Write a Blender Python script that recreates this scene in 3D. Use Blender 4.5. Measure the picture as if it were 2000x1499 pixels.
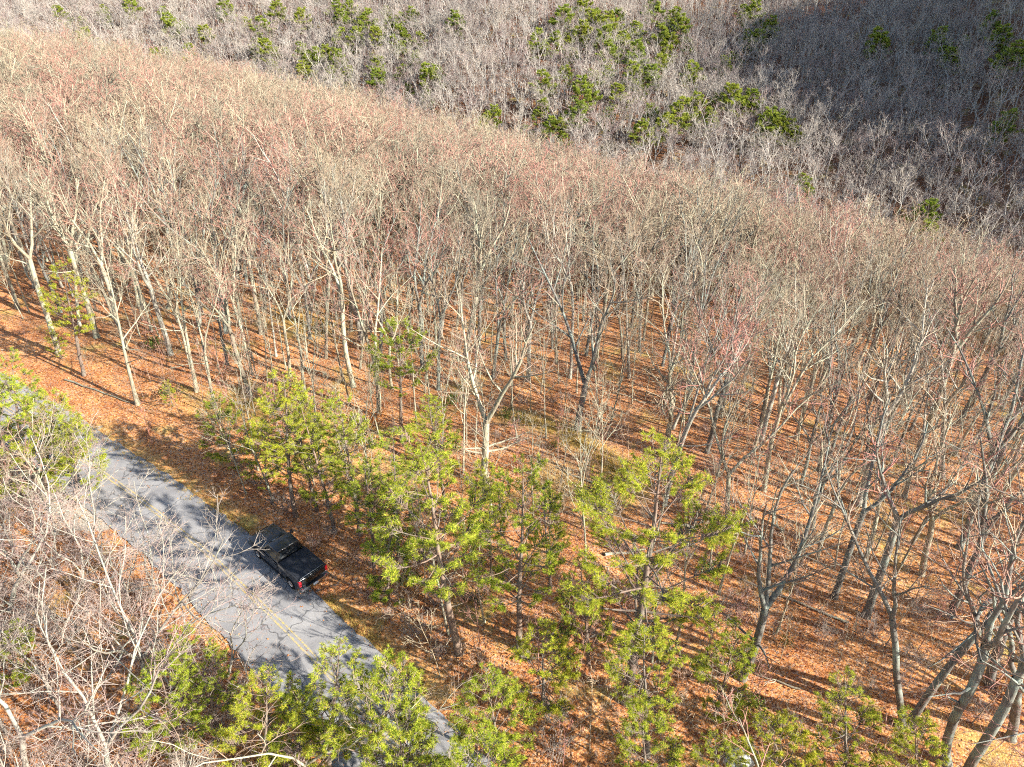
import bpy, math, random
import numpy as np
from mathutils import Vector, Matrix, Quaternion

for _o in list(bpy.data.objects):
    bpy.data.objects.remove(_o)
SC = bpy.context.scene
COL = SC.collection
RAD = math.radians

# ------------------------------------------------------------------ camera
CAM_H = 35.0
PITCH = RAD(32.0)
FPX = 1388.0                      # focal length in pixels of the 2000 px wide photograph
cd = bpy.data.cameras.new('camera')
cam = bpy.data.objects.new('camera', cd)
COL.objects.link(cam)
cam.location = (0, 0, CAM_H)
cam.rotation_euler = (math.pi / 2 - PITCH, 0, 0)
cd.sensor_fit = 'HORIZONTAL'
cd.sensor_width = 36.0
cd.lens = 36.0 * FPX / 2000.0
cd.clip_start = 0.5
cd.clip_end = 6000
SC.camera = cam

# ------------------------------------------------------------------ light
SUN_AZ = RAD(-28.0)               # direction towards the sun on the map, from +X
SUN_EL = RAD(27.0)
sdir = Vector((math.cos(SUN_AZ) * math.cos(SUN_EL), math.sin(SUN_AZ) * math.cos(SUN_EL), math.sin(SUN_EL)))
W = bpy.data.worlds.new('World')
SC.world = W
W.use_nodes = True
nt = W.node_tree
bg = nt.nodes['Background']
sky = nt.nodes.new('ShaderNodeTexSky')
sky.sky_type = 'NISHITA'
sky.sun_disc = False
sky.sun_elevation = SUN_EL
sky.sun_rotation = math.atan2(sdir.x, sdir.y)
sky.altitude = 300
nt.links.new(sky.outputs[0], bg.inputs[0])
bg.inputs[1].default_value = 0.10
ld = bpy.data.lights.new('sun', 'SUN')
ld.energy = 5.0
ld.angle = RAD(0.53)
ld.color = (1.0, 0.955, 0.87)
sun = bpy.data.objects.new('sun', ld)
COL.objects.link(sun)
sun.rotation_euler = sdir.to_track_quat('Z', 'Y').to_euler()
SC.view_settings.view_transform = 'Standard'
SC.view_settings.look = 'None'
SC.view_settings.exposure = 1.55
SC.view_settings.gamma = 1.0
SC.cycles.use_denoising = False
SC.cycles.max_bounces = 3
SC.cycles.diffuse_bounces = 2
SC.cycles.adaptive_threshold = 0.03
SC.cycles.filter_width = 1.1

# ------------------------------------------------------------------ terrain
NX, NY = 0.640, 0.768             # across the road, towards the valley
DX, DY = -0.768, 0.640            # along the road, up to the left
ROAD_O = (-13.6, 28.5)


def vnoise(x, y, seed=0):
    """smooth value noise on the map, about -1..1"""
    x = np.asarray(x, float); y = np.asarray(y, float)
    xi = np.floor(x).astype(np.int64); yi = np.floor(y).astype(np.int64)
    fx = x - xi; fy = y - yi
    fx = fx * fx * (3 - 2 * fx); fy = fy * fy * (3 - 2 * fy)

    def hsh(i, j):
        v = (i * 374761393 + j * 668265263 + seed * 974634777) & 0x7fffffff
        v = ((v ^ (v >> 13)) * 1274126177) & 0x7fffffff
        return ((v ^ (v >> 16)) & 0xffff) / 32767.5 - 1.0
    a = hsh(xi, yi) * (1 - fx) + hsh(xi + 1, yi) * fx
    b = hsh(xi, yi + 1) * (1 - fx) + hsh(xi + 1, yi + 1) * fx
    return a * (1 - fy) + b * fy


def base_h(x, y):
    x = np.asarray(x, float); y = np.asarray(y, float)
    s = (x - ROAD_O[0]) * NX + (y - ROAD_O[1]) * NY
    u = (x - ROAD_O[0]) * DX + (y - ROAD_O[1]) * DY
    sp = np.maximum(s - 4.0, 0)
    cap = 105.0
    k = 0.0036
    near = np.where(sp < cap, -0.5 * k * sp ** 2, -0.5 * k * cap ** 2 - k * cap * (sp - cap))
    up = np.maximum(u - 25, 0)
    near = near + 0.034 * np.minimum(up, 500) + 0.06 * np.maximum(-s - 5, 0) * (s > -40) + 0.06 * 35 * (s <= -40)
    near = near + 0.02 * np.minimum(u - 0, 0) * (u > -80) - 1.6 * (u <= -80)
    q = 0.35 * x + 0.94 * y
    far = -28 + 0.31 * (q - 140) + 2.2 * vnoise(x / 45, y / 45, 3) + 5 * vnoise(x / 110, y / 110, 5)
    far = np.minimum(far, 130 + 0.02 * q)
    far = far + 96 * np.exp(-(((x - 215) / 65) ** 2 + ((y - 150) / 85) ** 2))  # spur added out of view to shade the far right hillside
    d = near - far
    w = 6.0
    z = np.where(d > w, near, np.where(d < -w, far, np.maximum(near, far) + (w - np.abs(d)) ** 2 / (4 * w)))
    return z


def rough_h(x, y):
    return 0.35 * vnoise(x / 9.0, y / 9.0, 1) + 0.12 * vnoise(x / 2.7, y / 2.7, 2)


# the road's centre line, drawn through points on the map (double yellow line)
_rc = np.array([(-150, 105), (-110, 86.5), (-75, 69.0), (-52, 56.2), (-40, 48.6), (-33.2, 44.0), (-28.4, 40.6),
                (-24.2, 37.4), (-20.4, 34.4), (-16.8, 31.2), (-13.0, 27.8), (-9.4, 24.4), (-5.8, 21.0), (-1.5, 16.7), (4, 10.8),
                (12, 1.5), (22, -10), (32, -22)], float)


def catmull(P, n):
    out = []
    for i in range(len(P) - 1):
        p0 = P[max(i - 1, 0)]; p1 = P[i]; p2 = P[i + 1]; p3 = P[min(i + 2, len(P) - 1)]
        for t in np.linspace(0, 1, n, endpoint=False):
            out.append(0.5 * ((2 * p1) + (-p0 + p2) * t + (2 * p0 - 5 * p1 + 4 * p2 - p3) * t * t + (-p0 + 3 * p1 - 3 * p2 + p3) * t ** 3))
    out.append(P[-1])
    return np.array(out)


RC = catmull(_rc, 14)
RT = np.gradient(RC, axis=0)
RT /= np.linalg.norm(RT, axis=1)[:, None]
RN = np.stack([-RT[:, 1], RT[:, 0]], 1)   # points to the valley side (right of the picture)
ROAD_HALF = 2.8


def road_dist(x, y):
    """signed distance from the centre line, valley side positive"""
    x = np.asarray(x, float); y = np.asarray(y, float)
    sh = x.shape
    P = np.stack([x.ravel(), y.ravel()], 1)
    out = np.empty(len(P))
    for a in range(0, len(P), 4000):
        d = P[a:a + 4000, None, :] - RC[None, :, :]
        dd = (d ** 2).sum(2)
        i = dd.argmin(1)
        dv = d[np.arange(len(i)), i]
        sg = np.sign((dv * RN[i]).sum(1))
        out[a:a + 4000] = np.sqrt(dd[np.arange(len(i)), i]) * np.where(sg == 0, 1, sg)
    return out.reshape(sh)


ROAD_Z = base_h(RC[:, 0], RC[:, 1])


def hgt(x, y, rd=None):
    x = np.asarray(x, float); y = np.asarray(y, float)
    if rd is None:
        rd = road_dist(x, y)
    a = np.abs(rd)
    m = np.clip((a - 3.2) / 5.0, 0, 1)
    m = m * m * (3 - 2 * m)
    z = base_h(x, y) + rough_h(x, y) * m
    # the formation is cut level under the asphalt, a low leafy bank on both sides
    z = z - 0.05 * (a < 3.4) + 0.10 * np.exp(-((a - 5.0) / 1.0) ** 2)
    return z


def hz(x, y):
    return float(hgt(np.array([x]), np.array([y]))[0])


_F = np.array([0, math.cos(PITCH), -math.sin(PITCH)])
_U = np.array([0, math.sin(PITCH), math.cos(PITCH)])


def ray(px, py):
    return np.array([(px - 1000) / FPX, 0, 0]) - _U * (py - 749.5) / FPX + _F


_T = np.concatenate([np.arange(8, 160, 0.25), np.arange(160, 900, 1.0)])


def at(px, py, dz=0.0):
    """the place on the ground that is seen at a point of the photograph (dz above the ground)"""
    v = ray(px, py)
    X = v[0] * _T; Y = v[1] * _T; Z = CAM_H + v[2] * _T
    H = base_h(X, Y) + dz
    b = np.nonzero(Z < H)[0]
    i = b[0] if len(b) else len(_T) - 1
    j = max(i - 1, 0)
    a0 = Z[j] - H[j]; a1 = Z[i] - H[i]
    t = _T[j] + (_T[i] - _T[j]) * (a0 / (a0 - a1) if abs(a0 - a1) > 1e-9 else 0)
    x, y = float(v[0] * t), float(v[1] * t)
    return Vector((x, y, hz(x, y)))


def proj(p):
    q = np.array([p[0], p[1], p[2] - CAM_H])
    d = float(q @ _F)
    return 1000 + FPX * q[0] / d, 749.5 - FPX * float(q @ _U) / d, d


# ------------------------------------------------------------------ helpers
def mesh_arr(name, V, Q=None, T=None, mats=(), smooth=False, mi=None):
    """mesh from arrays: V (n,3), Q quads (m,4), T triangles (k,3)"""
    me = bpy.data.meshes.new(name)
    V = np.asarray(V, np.float32)
    Q = np.zeros((0, 4), np.int32) if Q is None else np.asarray(Q, np.int32)
    T = np.zeros((0, 3), np.int32) if T is None else np.asarray(T, np.int32)
    me.vertices.add(len(V))
    me.vertices.foreach_set('co', V.ravel())
    nl = Q.size + T.size
    me.loops.add(nl)
    me.loops.foreach_set('vertex_index', np.concatenate([Q.ravel(), T.ravel()]))
    npoly = len(Q) + len(T)
    me.polygons.add(npoly)
    st = np.concatenate([np.arange(len(Q)) * 4, Q.size + np.arange(len(T)) * 3]).astype(np.int32)
    me.polygons.foreach_set('loop_start', st)
    if smooth:
        me.polygons.foreach_set('use_smooth', np.ones(npoly, bool))
    for m in mats:
        me.materials.append(m)
    if mi is not None:
        me.polygons.foreach_set('material_index', np.asarray(mi, np.int32))
    me.update(calc_edges=True)
    return me


def link(name, me, parent=None, loc=None):
    o = bpy.data.objects.new(name, me)
    COL.objects.link(o)
    if parent is not None:
        o.parent = parent
    if loc is not None:
        o.location = loc
    return o


def tag(o, label=None, cat=None, group=None, kind=None):
    for k, v in (('label', label), ('category', cat), ('group', group), ('kind', kind)):
        if v:
            o[k] = v
    return o


class Nodes:
    def __init__(self, name):
        self.m = bpy.data.materials.new(name)
        self.m.use_nodes = True
        self.t = self.m.node_tree
        self.b = self.t.nodes['Principled BSDF']
        self.b.inputs['Specular IOR Level'].default_value = 0.15

    def n(self, typ, **kw):
        nd = self.t.nodes.new(typ)
        for k, v in kw.items():
            setattr(nd, k, v)
        return nd

    def l(self, a, b):
        self.t.links.new(a, b)

    def ramp(self, fac, stops, interp='LINEAR'):
        r = self.n('ShaderNodeValToRGB')
        e = r.color_ramp
        e.interpolation = interp
        while len(e.elements) < len(stops):
            e.elements.new(0.5)
        for el, (p, c) in zip(e.elements, stops):
            el.position = p
            el.color = (*c, 1) if len(c) == 3 else c
        self.l(fac, r.inputs[0])
        return r.outputs[0]

    def noise(self, scale, detail=3, co=None, rough=0.55):
        k = self.n('ShaderNodeTexNoise')
        k.inputs['Scale'].default_value = scale
        k.inputs['Detail'].default_value = detail
        k.inputs['Roughness'].default_value = rough
        if co is not None:
            self.l(co, k.inputs['Vector'])
        return k.outputs['Fac']

    def mix(self, fac, a, b, mode='MIX'):
        k = self.n('ShaderNodeMix', data_type='RGBA', blend_type=mode)
        for s, v in ((0, fac), (6, a), (7, b)):
            if isinstance(v, (int, float)):
                k.inputs[s].default_value = v
            elif isinstance(v, tuple):
                k.inputs[s].default_value = (*v, 1)
            else:
                self.l(v, k.inputs[s])
        return k.outputs[2]

    def math(self, op, a, b=0.0):
        k = self.n('ShaderNodeMath', operation=op)
        for s, v in ((0, a), (1, b)):
            if isinstance(v, (int, float)):
                k.inputs[s].default_value = v
            else:
                self.l(v, k.inputs[s])
        return k.outputs[0]

    def bump(self, h, strength=0.3, dist=0.05):
        k = self.n('ShaderNodeBump')
        k.inputs['Strength'].default_value = strength
        k.inputs['Distance'].default_value = dist
        self.l(h, k.inputs['Height'])
        self.l(k.outputs[0], self.b.inputs['Normal'])

    def done(self, col=None, rough=0.8):
        if col is not None:
            if isinstance(col, tuple):
                self.b.inputs['Base Color'].default_value = (*col, 1)
            else:
                self.l(col, self.b.inputs['Base Color'])
        self.b.inputs['Roughness'].default_value = rough
        return self.m


def simple(name, col, rough=0.6, spec=0.2, metal=0.0, coat=0.0):
    N = Nodes(name)
    N.b.inputs['Specular IOR Level'].default_value = spec
    N.b.inputs['Metallic'].default_value = metal
    N.b.inputs['Coat Weight'].default_value = coat
    N.b.inputs['Coat Roughness'].default_value = 0.04
    tc = N.n('ShaderNodeTexCoord')
    k = N.noise(6.0, 3, tc.outputs['Object'])
    c = N.mix(k, tuple(v * 0.85 for v in col), tuple(min(v * 1.12, 1) for v in col))
    return N.done(c, rough)


# ------------------------------------------------------------------ materials
def mat_ground():
    N = Nodes('leaf_litter')
    geo = N.n('ShaderNodeNewGeometry')
    co = geo.outputs['Position']
    v1 = N.n('ShaderNodeTexVoronoi'); v1.inputs['Scale'].default_value = 11.0
    N.l(co, v1.inputs['Vector'])
    sep = N.n('ShaderNodeSeparateColor'); N.l(v1.outputs['Color'], sep.inputs[0])
    leaf = N.ramp(sep.outputs[0], [(0.0, (0.13, 0.055, 0.03)), (0.14, (0.32, 0.13, 0.055)), (0.34, (0.49, 0.21, 0.068)),
                                   (0.58, (0.64, 0.30, 0.10)), (0.74, (0.67, 0.375, 0.17)), (0.88, (0.58, 0.40, 0.26)), (1.0, (0.34, 0.25, 0.19))])
    big = N.noise(0.09, 4, co)
    red = N.ramp(big, [(0.35, (0, 0, 0)), (0.65, (1, 1, 1))])
    c = N.mix(N.math('MULTIPLY', red, 0.55), leaf, N.mix(1.0, leaf, (1.0, 0.80, 0.74), 'MULTIPLY'))
    med = N.noise(0.55, 4, co)
    c = N.mix(N.ramp(med, [(0.40, (0, 0, 0)), (0.70, (0.85, 0.85, 0.85))]), c, N.mix(1.0, c, (0.62, 0.48, 0.46), 'MULTIPLY'))
    soil = N.noise(1.7, 5, co, 0.7)
    c = N.mix(N.ramp(soil, [(0.60, (0, 0, 0)), (0.72, (0.8, 0.8, 0.8))]), c, (0.085, 0.05, 0.034))
    # across the valley the litter is darker and greyer
    fa = N.n('ShaderNodeAttribute', attribute_name='far_litter')
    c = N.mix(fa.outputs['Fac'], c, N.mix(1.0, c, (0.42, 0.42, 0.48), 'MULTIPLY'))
    # moss and dry grass patches, as they lie on this slope
    g1 = N.noise(0.23, 5, co, 0.65)
    gm = N.ramp(g1, [(0.56, (0, 0, 0)), (0.70, (1, 1, 1))])
    grassc = N.ramp(N.noise(3.0, 3, co), [(0.3, (0.34, 0.27, 0.06)), (0.7, (0.52, 0.44, 0.12))])
    c = N.mix(N.math('MULTIPLY', gm, 0.7), c, grassc)
    # painted-free attribute: worn old track with yellow grass and the bare gravel beside the road
    at_ = N.n('ShaderNodeAttribute', attribute_name='grass')
    c = N.mix(N.math('MULTIPLY', at_.outputs['Fac'], 0.85), c, N.ramp(N.noise(5, 3, co), [(0.3, (0.50, 0.31, 0.08)), (0.7, (0.74, 0.52, 0.18))]))
    gr = N.n('ShaderNodeAttribute', attribute_name='gravel')
    gn = N.ramp(N.noise(9, 4, co), [(0.3, (0.30, 0.26, 0.21)), (0.75, (0.50, 0.44, 0.36))])
    gfac = N.ramp(N.math('ADD', N.math('MULTIPLY', gr.outputs['Fac'], 1.3), N.math('MULTIPLY', N.math('SUBTRACT', N.noise(1.3, 4, co), 0.5), 0.9)), [(0.45, (0, 0, 0)), (0.6, (1, 1, 1))])
    c = N.mix(gfac, c, gn)
    hn = N.n('ShaderNodeTexVoronoi'); hn.inputs['Scale'].default_value = 11.0
    N.l(co, hn.inputs['Vector'])
    h = N.math('ADD', N.math('MULTIPLY', sep.outputs[1], 0.7), N.math('MULTIPLY', v1.outputs['Distance'], -0.8))
    N.bump(h, 0.6, 0.05)
    return N.done(c, 0.85)


def mat_asphalt():
    N = Nodes('asphalt')
    co = N.n('ShaderNodeNewGeometry').outputs['Position']
    a = N.ramp(N.noise(0.5, 5, co, 0.6), [(0.3, (0.20, 0.195, 0.20)), (0.7, (0.34, 0.33, 0.325))])
    s = N.ramp(N.noise(28, 3, co), [(0.3, (0.72, 0.72, 0.72)), (0.7, (1.15, 1.13, 1.1))])
    c = N.mix(1.0, a, s, 'MULTIPLY')
    # tar-filled cracks
    v = N.n('ShaderNodeTexVoronoi', feature='DISTANCE_TO_EDGE'); v.inputs['Scale'].default_value = 0.33
    w = N.n('ShaderNodeVectorMath', operation='ADD')
    nn = N.n('ShaderNodeTexNoise'); nn.inputs['Scale'].default_value = 1.2; N.l(co, nn.inputs['Vector'])
    N.l(co, w.inputs[0]); N.l(nn.outputs['Color'], w.inputs[1]); N.l(w.outputs[0], v.inputs['Vector'])
    c = N.mix(N.ramp(v.outputs['Distance'], [(0.006, (0.7, 0.7, 0.7)), (0.016, (0, 0, 0))]), c, (0.06, 0.06, 0.062))
    N.bump(N.noise(40, 3, co), 0.3, 0.01)
    return N.done(c, 0.8)


def mat_line():
    N = Nodes('yellow_road_paint')
    co = N.n('ShaderNodeNewGeometry').outputs['Position']
    k = N.ramp(N.noise(7, 5, co, 0.7), [(0.43, (0.30, 0.28, 0.24)), (0.62, (0.54, 0.38, 0.11))])
    return N.done(k, 0.7)


def mat_bark(name, ca, cb, lichen):
    N = Nodes(name)
    oi = N.n('ShaderNodeObjectInfo')
    co = N.n('ShaderNodeTexCoord').outputs['Object']
    geo = N.n('ShaderNodeNewGeometry').outputs['Position']
    base = N.mix(oi.outputs['Random'], ca, cb)
    mp = N.n('ShaderNodeMapping'); mp.inputs['Scale'].default_value = (7, 7, 1.3)
    N.l(co, mp.inputs[0])
    f = N.noise(1.6, 4, mp.outputs[0], 0.65)
    c = N.mix(1.0, base, N.ramp(f, [(0.3, (0.55, 0.52, 0.5)), (0.55, (1, 1, 1)), (0.75, (1.25, 1.22, 1.15))]), 'MULTIPLY')
    li = N.noise(0.9, 4, geo, 0.6)
    c = N.mix(N.math('MULTIPLY', N.ramp(li, [(0.48, (0, 0, 0)), (0.62, (1, 1, 1))]), 0.6), c, lichen)
    N.bump(f, 0.6, 0.05)
    return N.done(c, 0.85)


def mat_twig(name, stops):
    N = Nodes(name)
    oi = N.n('ShaderNodeObjectInfo')
    co = N.n('ShaderNodeTexCoord').outputs['Object']
    base = N.ramp(oi.outputs['Random'], stops)
    f = N.noise(1.1, 2, co)
    c = N.mix(1.0, base, N.ramp(f, [(0.3, (0.8, 0.8, 0.78)), (0.7, (1.15, 1.12, 1.1))]), 'MULTIPLY')
    return N.done(c, 0.75)


def mat_leaf(name, stops, trans=0.3, rnd=0.35):
    N = Nodes(name)
    geo = N.n('ShaderNodeNewGeometry')
    oi = N.n('ShaderNodeObjectInfo')
    c = N.ramp(geo.outputs['Random Per Island'], stops)
    c = N.mix(rnd, c, N.mix(1.0, c, N.ramp(oi.outputs['Random'], [(0, (0.55, 0.75, 0.6)), (0.5, (1, 1, 1)), (1, (1.35, 1.15, 0.9))]), 'MULTIPLY'))
    N.done(c, 0.6)
    tr = N.n('ShaderNodeBsdfTranslucent')
    N.l(c, tr.inputs[0])
    mx = N.n('ShaderNodeMixShader'); mx.inputs[0].default_value = trans
    N.l(N.b.outputs[0], mx.inputs[1]); N.l(tr.outputs[0], mx.inputs[2])
    N.l(mx.outputs[0], N.t.nodes['Material Output'].inputs[0])
    return N.m


M_GROUND = mat_ground()
M_ASPH = mat_asphalt()
M_LINE = mat_line()
M_BARK = mat_bark('pale_bark', (0.46, 0.41, 0.29), (0.22, 0.185, 0.135), (0.33, 0.37, 0.27))
M_TWIG = mat_twig('bare_twigs', [(0.0, (0.34, 0.26, 0.175)), (0.22, (0.38, 0.32, 0.22)), (0.42, (0.34, 0.20, 0.15)), (0.6, (0.44, 0.20, 0.165)),
                                 (0.78, (0.30, 0.21, 0.155)), (1.0, (0.25, 0.235, 0.175))])
M_GBARK = mat_bark('grey_bark', (0.40, 0.36, 0.29), (0.26, 0.23, 0.19), (0.34, 0.37, 0.30))
M_DBARK = mat_bark('dark_bark', (0.21, 0.195, 0.165), (0.14, 0.13, 0.115), (0.28, 0.34, 0.28))
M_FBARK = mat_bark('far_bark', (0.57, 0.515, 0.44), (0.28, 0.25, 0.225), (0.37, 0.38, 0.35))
M_PTWIG = mat_twig('rosy_twigs', [(0.0, (0.38, 0.29, 0.25)), (0.5, (0.37, 0.32, 0.27)), (1.0, (0.34, 0.235, 0.21))])
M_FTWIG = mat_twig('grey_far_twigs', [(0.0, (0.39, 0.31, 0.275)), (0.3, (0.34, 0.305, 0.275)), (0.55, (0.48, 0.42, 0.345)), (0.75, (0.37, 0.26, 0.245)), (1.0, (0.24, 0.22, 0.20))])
M_PBARK = mat_bark('pine_bark', (0.26, 0.18, 0.13), (0.16, 0.12, 0.10), (0.22, 0.21, 0.17))
M_NEEDLE = mat_leaf('pine_needles', [(0.0, (0.11, 0.175, 0.02)), (0.3, (0.30, 0.40, 0.035)), (0.6, (0.55, 0.60, 0.06)), (0.92, (0.74, 0.69, 0.09)), (1.0, (0.52, 0.36, 0.10))], 0.48)
M_FNEEDLE = mat_leaf('far_pine_needles', [(0.0, (0.12, 0.19, 0.03)), (0.35, (0.27, 0.35, 0.05)), (0.7, (0.45, 0.49, 0.075)), (1.0, (0.60, 0.56, 0.11))], 0.45)
M_LEAF = mat_leaf('fallen_leaf', [(0.0, (0.16, 0.06, 0.03)), (0.4, (0.46, 0.18, 0.06)), (0.75, (0.62, 0.28, 0.10)), (1.0, (0.60, 0.40, 0.23))], 0.2, 0.0)
M_GRASS = mat_leaf('dry_grass_blade', [(0.0, (0.42, 0.26, 0.06)), (0.5, (0.58, 0.40, 0.12)), (1.0, (0.50, 0.42, 0.12))], 0.3, 0.0)
M_LAUREL = mat_leaf('evergreen_leaf', [(0.0, (0.04, 0.07, 0.015)), (0.5, (0.10, 0.14, 0.03)), (1.0, (0.20, 0.22, 0.05))], 0.25)
M_DEADLEAF = mat_leaf('russet_leaf', [(0.0, (0.36, 0.12, 0.03)), (0.5, (0.55, 0.22, 0.06)), (1.0, (0.60, 0.33, 0.12))], 0.35, 0.1)
M_ROCK = simple('grey_rock', (0.42, 0.42, 0.40), 0.9, 0.1)

# ------------------------------------------------------------------ ground sheet
def graded(lo, a, b, hi, step, g=1.09):
    mid = list(np.arange(a, b + 1e-6, step))
    s = step; p = b; right = []
    while p < hi:
        s *= g; p += s; right.append(p)
    s = step; p = a; left = []
    while p > lo:
        s *= g; p -= s; left.append(p)
    return np.array(left[::-1] + mid + right)


gx = graded(-3000, -62, 52, 3000, 0.8, 1.06)
gy = graded(-600, 8, 85, 4000, 0.8, 1.06)
GX, GY = np.meshgrid(gx, gy)
GRD = road_dist(GX, GY)
GZ = hgt(GX, GY, GRD)
n0, n1 = GX.shape
idx = np.arange(n0 * n1).reshape(n0, n1)
GQ = np.stack([idx[:-1, :-1], idx[:-1, 1:], idx[1:, 1:], idx[1:, :-1]], -1).reshape(-1, 4)
gm = mesh_arr('ground', np.stack([GX, GY, GZ], -1).reshape(-1, 3), GQ, None, [M_GROUND], True)


def px_polyline_mask(pts, width):
    w = np.array([at(*p)[:2] for p in pts])
    w = catmull(w, 8)
    d = np.min(np.hypot(GX[..., None] - w[:, 0], GY[..., None] - w[:, 1]), -1)
    return np.clip(1.4 - d / width, 0, 1)


track = px_polyline_mask([(1000, 812), (1090, 835), (1140, 870), (1190, 905), (1230, 960)], 1.5)
meadow = np.maximum(px_polyline_mask([(560, 620), (620, 640)], 4.0) * 0.5, px_polyline_mask([(420, 790), (500, 800)], 2.5) * 0.6)
for _pl, _w in (([(1070, 930), (1180, 985)], 1.6), ([(470, 1020), (330, 925), (190, 835)], 0.7), ([(650, 1175), (760, 1275), (860, 1360)], 0.6), ([(620, 900), (760, 930)], 2.0)):
    meadow = np.maximum(meadow, px_polyline_mask(_pl, _w) * 0.7)
ga = gm.attributes.new('grass', 'FLOAT', 'POINT')
ga.data.foreach_set('value', np.maximum(track, meadow).ravel().astype(np.float32))
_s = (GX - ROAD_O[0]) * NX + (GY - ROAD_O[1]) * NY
gl = gm.attributes.new('far_litter', 'FLOAT', 'POINT')
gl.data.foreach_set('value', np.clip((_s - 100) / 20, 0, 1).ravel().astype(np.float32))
gv = gm.attributes.new('gravel', 'FLOAT', 'POINT')
pull = px_polyline_mask([(60, 870), (130, 950), (190, 1000)], 2.2)
pull2 = px_polyline_mask([(40, 800), (100, 860), (140, 900)], 2.2)
edge = np.clip(1.0 - np.abs(np.abs(GRD) - 3.0) / 0.45, 0, 1) * 0.55
gv.data.foreach_set('value', np.maximum(np.maximum(pull, pull2), edge).ravel().astype(np.float32))
tag(link('ground', gm), 'hillside and valley floor under orange leaf litter', kind='structure')

# ------------------------------------------------------------------ road
def strip(o0, o1, lift, mat, name, a=0, b=None, wob=0.0, seed=0, nacross=2):
    C = RC[a:b]; Nn = RN[a:b]
    rg = np.random.default_rng(seed)
    V = []
    for j in range(nacross + 1):
        t = j / nacross
        off = o0 + (o1 - o0) * t
        wv = vnoise(np.arange(len(C)) * 0.9, np.full(len(C), j * 7.3), seed) * wob if j in (0, nacross) else 0
        V.append(C + Nn * (off + np.asarray(wv)).reshape(-1, 1) if wob and j in (0, nacross) else C + Nn * off)
    V = np.stack(V, 1)
    Z = base_h(C[:, 0], C[:, 1])
    Z = np.repeat(Z[:, None], nacross + 1, 1) + lift
    full = np.concatenate([V, Z[..., None]], -1)
    m, k = full.shape[:2]
    ii = np.arange(m * k).reshape(m, k)
    q = np.stack([ii[:-1, :-1], ii[1:, :-1], ii[1:, 1:], ii[:-1, 1:]], -1).reshape(-1, 4)
    return mesh_arr(name, full.reshape(-1, 3), q, None, [mat])


def resample(P, step):
    d = np.concatenate([[0], np.cumsum(np.linalg.norm(np.diff(P, axis=0), axis=1))])
    s = np.arange(0, d[-1], step)
    return np.stack([np.interp(s, d, P[:, i]) for i in range(2)], 1)


RC_keep = (RC, RT, RN)
RC = resample(RC, 0.5)
RT = np.gradient(RC, axis=0); RT /= np.linalg.norm(RT, axis=1)[:, None]
RN = np.stack([-RT[:, 1], RT[:, 0]], 1)
if (RN @ np.array([NX, NY])).mean() < 0:
    RN = -RN
road = tag(link('road', strip(-ROAD_HALF, ROAD_HALF, 0.03, M_ASPH, 'road', wob=0.16, nacross=6)), 'grey two lane asphalt road through the woods', kind='structure')
for sgn in (-1, 1):
    link('centre_line', strip(sgn * 0.13 - 0.055, sgn * 0.13 + 0.055, 0.038, M_LINE, 'centre_line', wob=0.012, seed=sgn + 4, nacross=1), road)


# ------------------------------------------------------------------ tubes
def tubes(brs, sides_of):
    """brs: list of (points, radii, level) -> V, Q arrays; vectorised by ring count"""
    groups = {}
    for p, r, lev in brs:
        groups.setdefault((len(p), sides_of(lev)), []).append((p, r))
    VV, QQ, off = [], [], 0
    for (R, S), items in groups.items():
        P = np.array([i[0] for i in items], float)          # N,R,3
        A = np.array([i[1] for i in items], float)          # N,R
        T = np.gradient(P, axis=1)
        T /= np.linalg.norm(T, axis=2, keepdims=True) + 1e-9
        ref = np.where(np.abs(T[:, :1, 2:3]) > 0.9, np.array([1.0, 0, 0]), np.array([0, 0, 1.0]))
        X = np.cross(T, np.broadcast_to(ref, T.shape)); X /= np.linalg.norm(X, axis=2, keepdims=True) + 1e-9
        Y = np.cross(T, X)
        ang = np.arange(S) * 2 * math.pi / S
        V = P[:, :, None] + A[:, :, None, None] * (np.cos(ang)[None, None, :, None] * X[:, :, None] + np.sin(ang)[None, None, :, None] * Y[:, :, None])
        N = len(items)
        ii = np.arange(N * R * S).reshape(N, R, S) + off
        nx = np.roll(ii, -1, 2)
        q = np.stack([ii[:, :-1], nx[:, :-1], nx[:, 1:], ii[:, 1:]], -1).reshape(-1, 4)
        VV.append(V.reshape(-1, 3)); QQ.append(q); off += N * R * S
    return np.concatenate(VV), np.concatenate(QQ)


def rvec(rg):
    return Vector((rg.gauss(0, 1), rg.gauss(0, 1), rg.gauss(0, 1))).normalized()


def side_dir(d, ang, az):
    a = d.orthogonal().normalized()
    b = d.cross(a)
    return (d * math.cos(ang) + (a * math.cos(az) + b * math.sin(az)) * math.sin(ang)).normalized()


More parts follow.
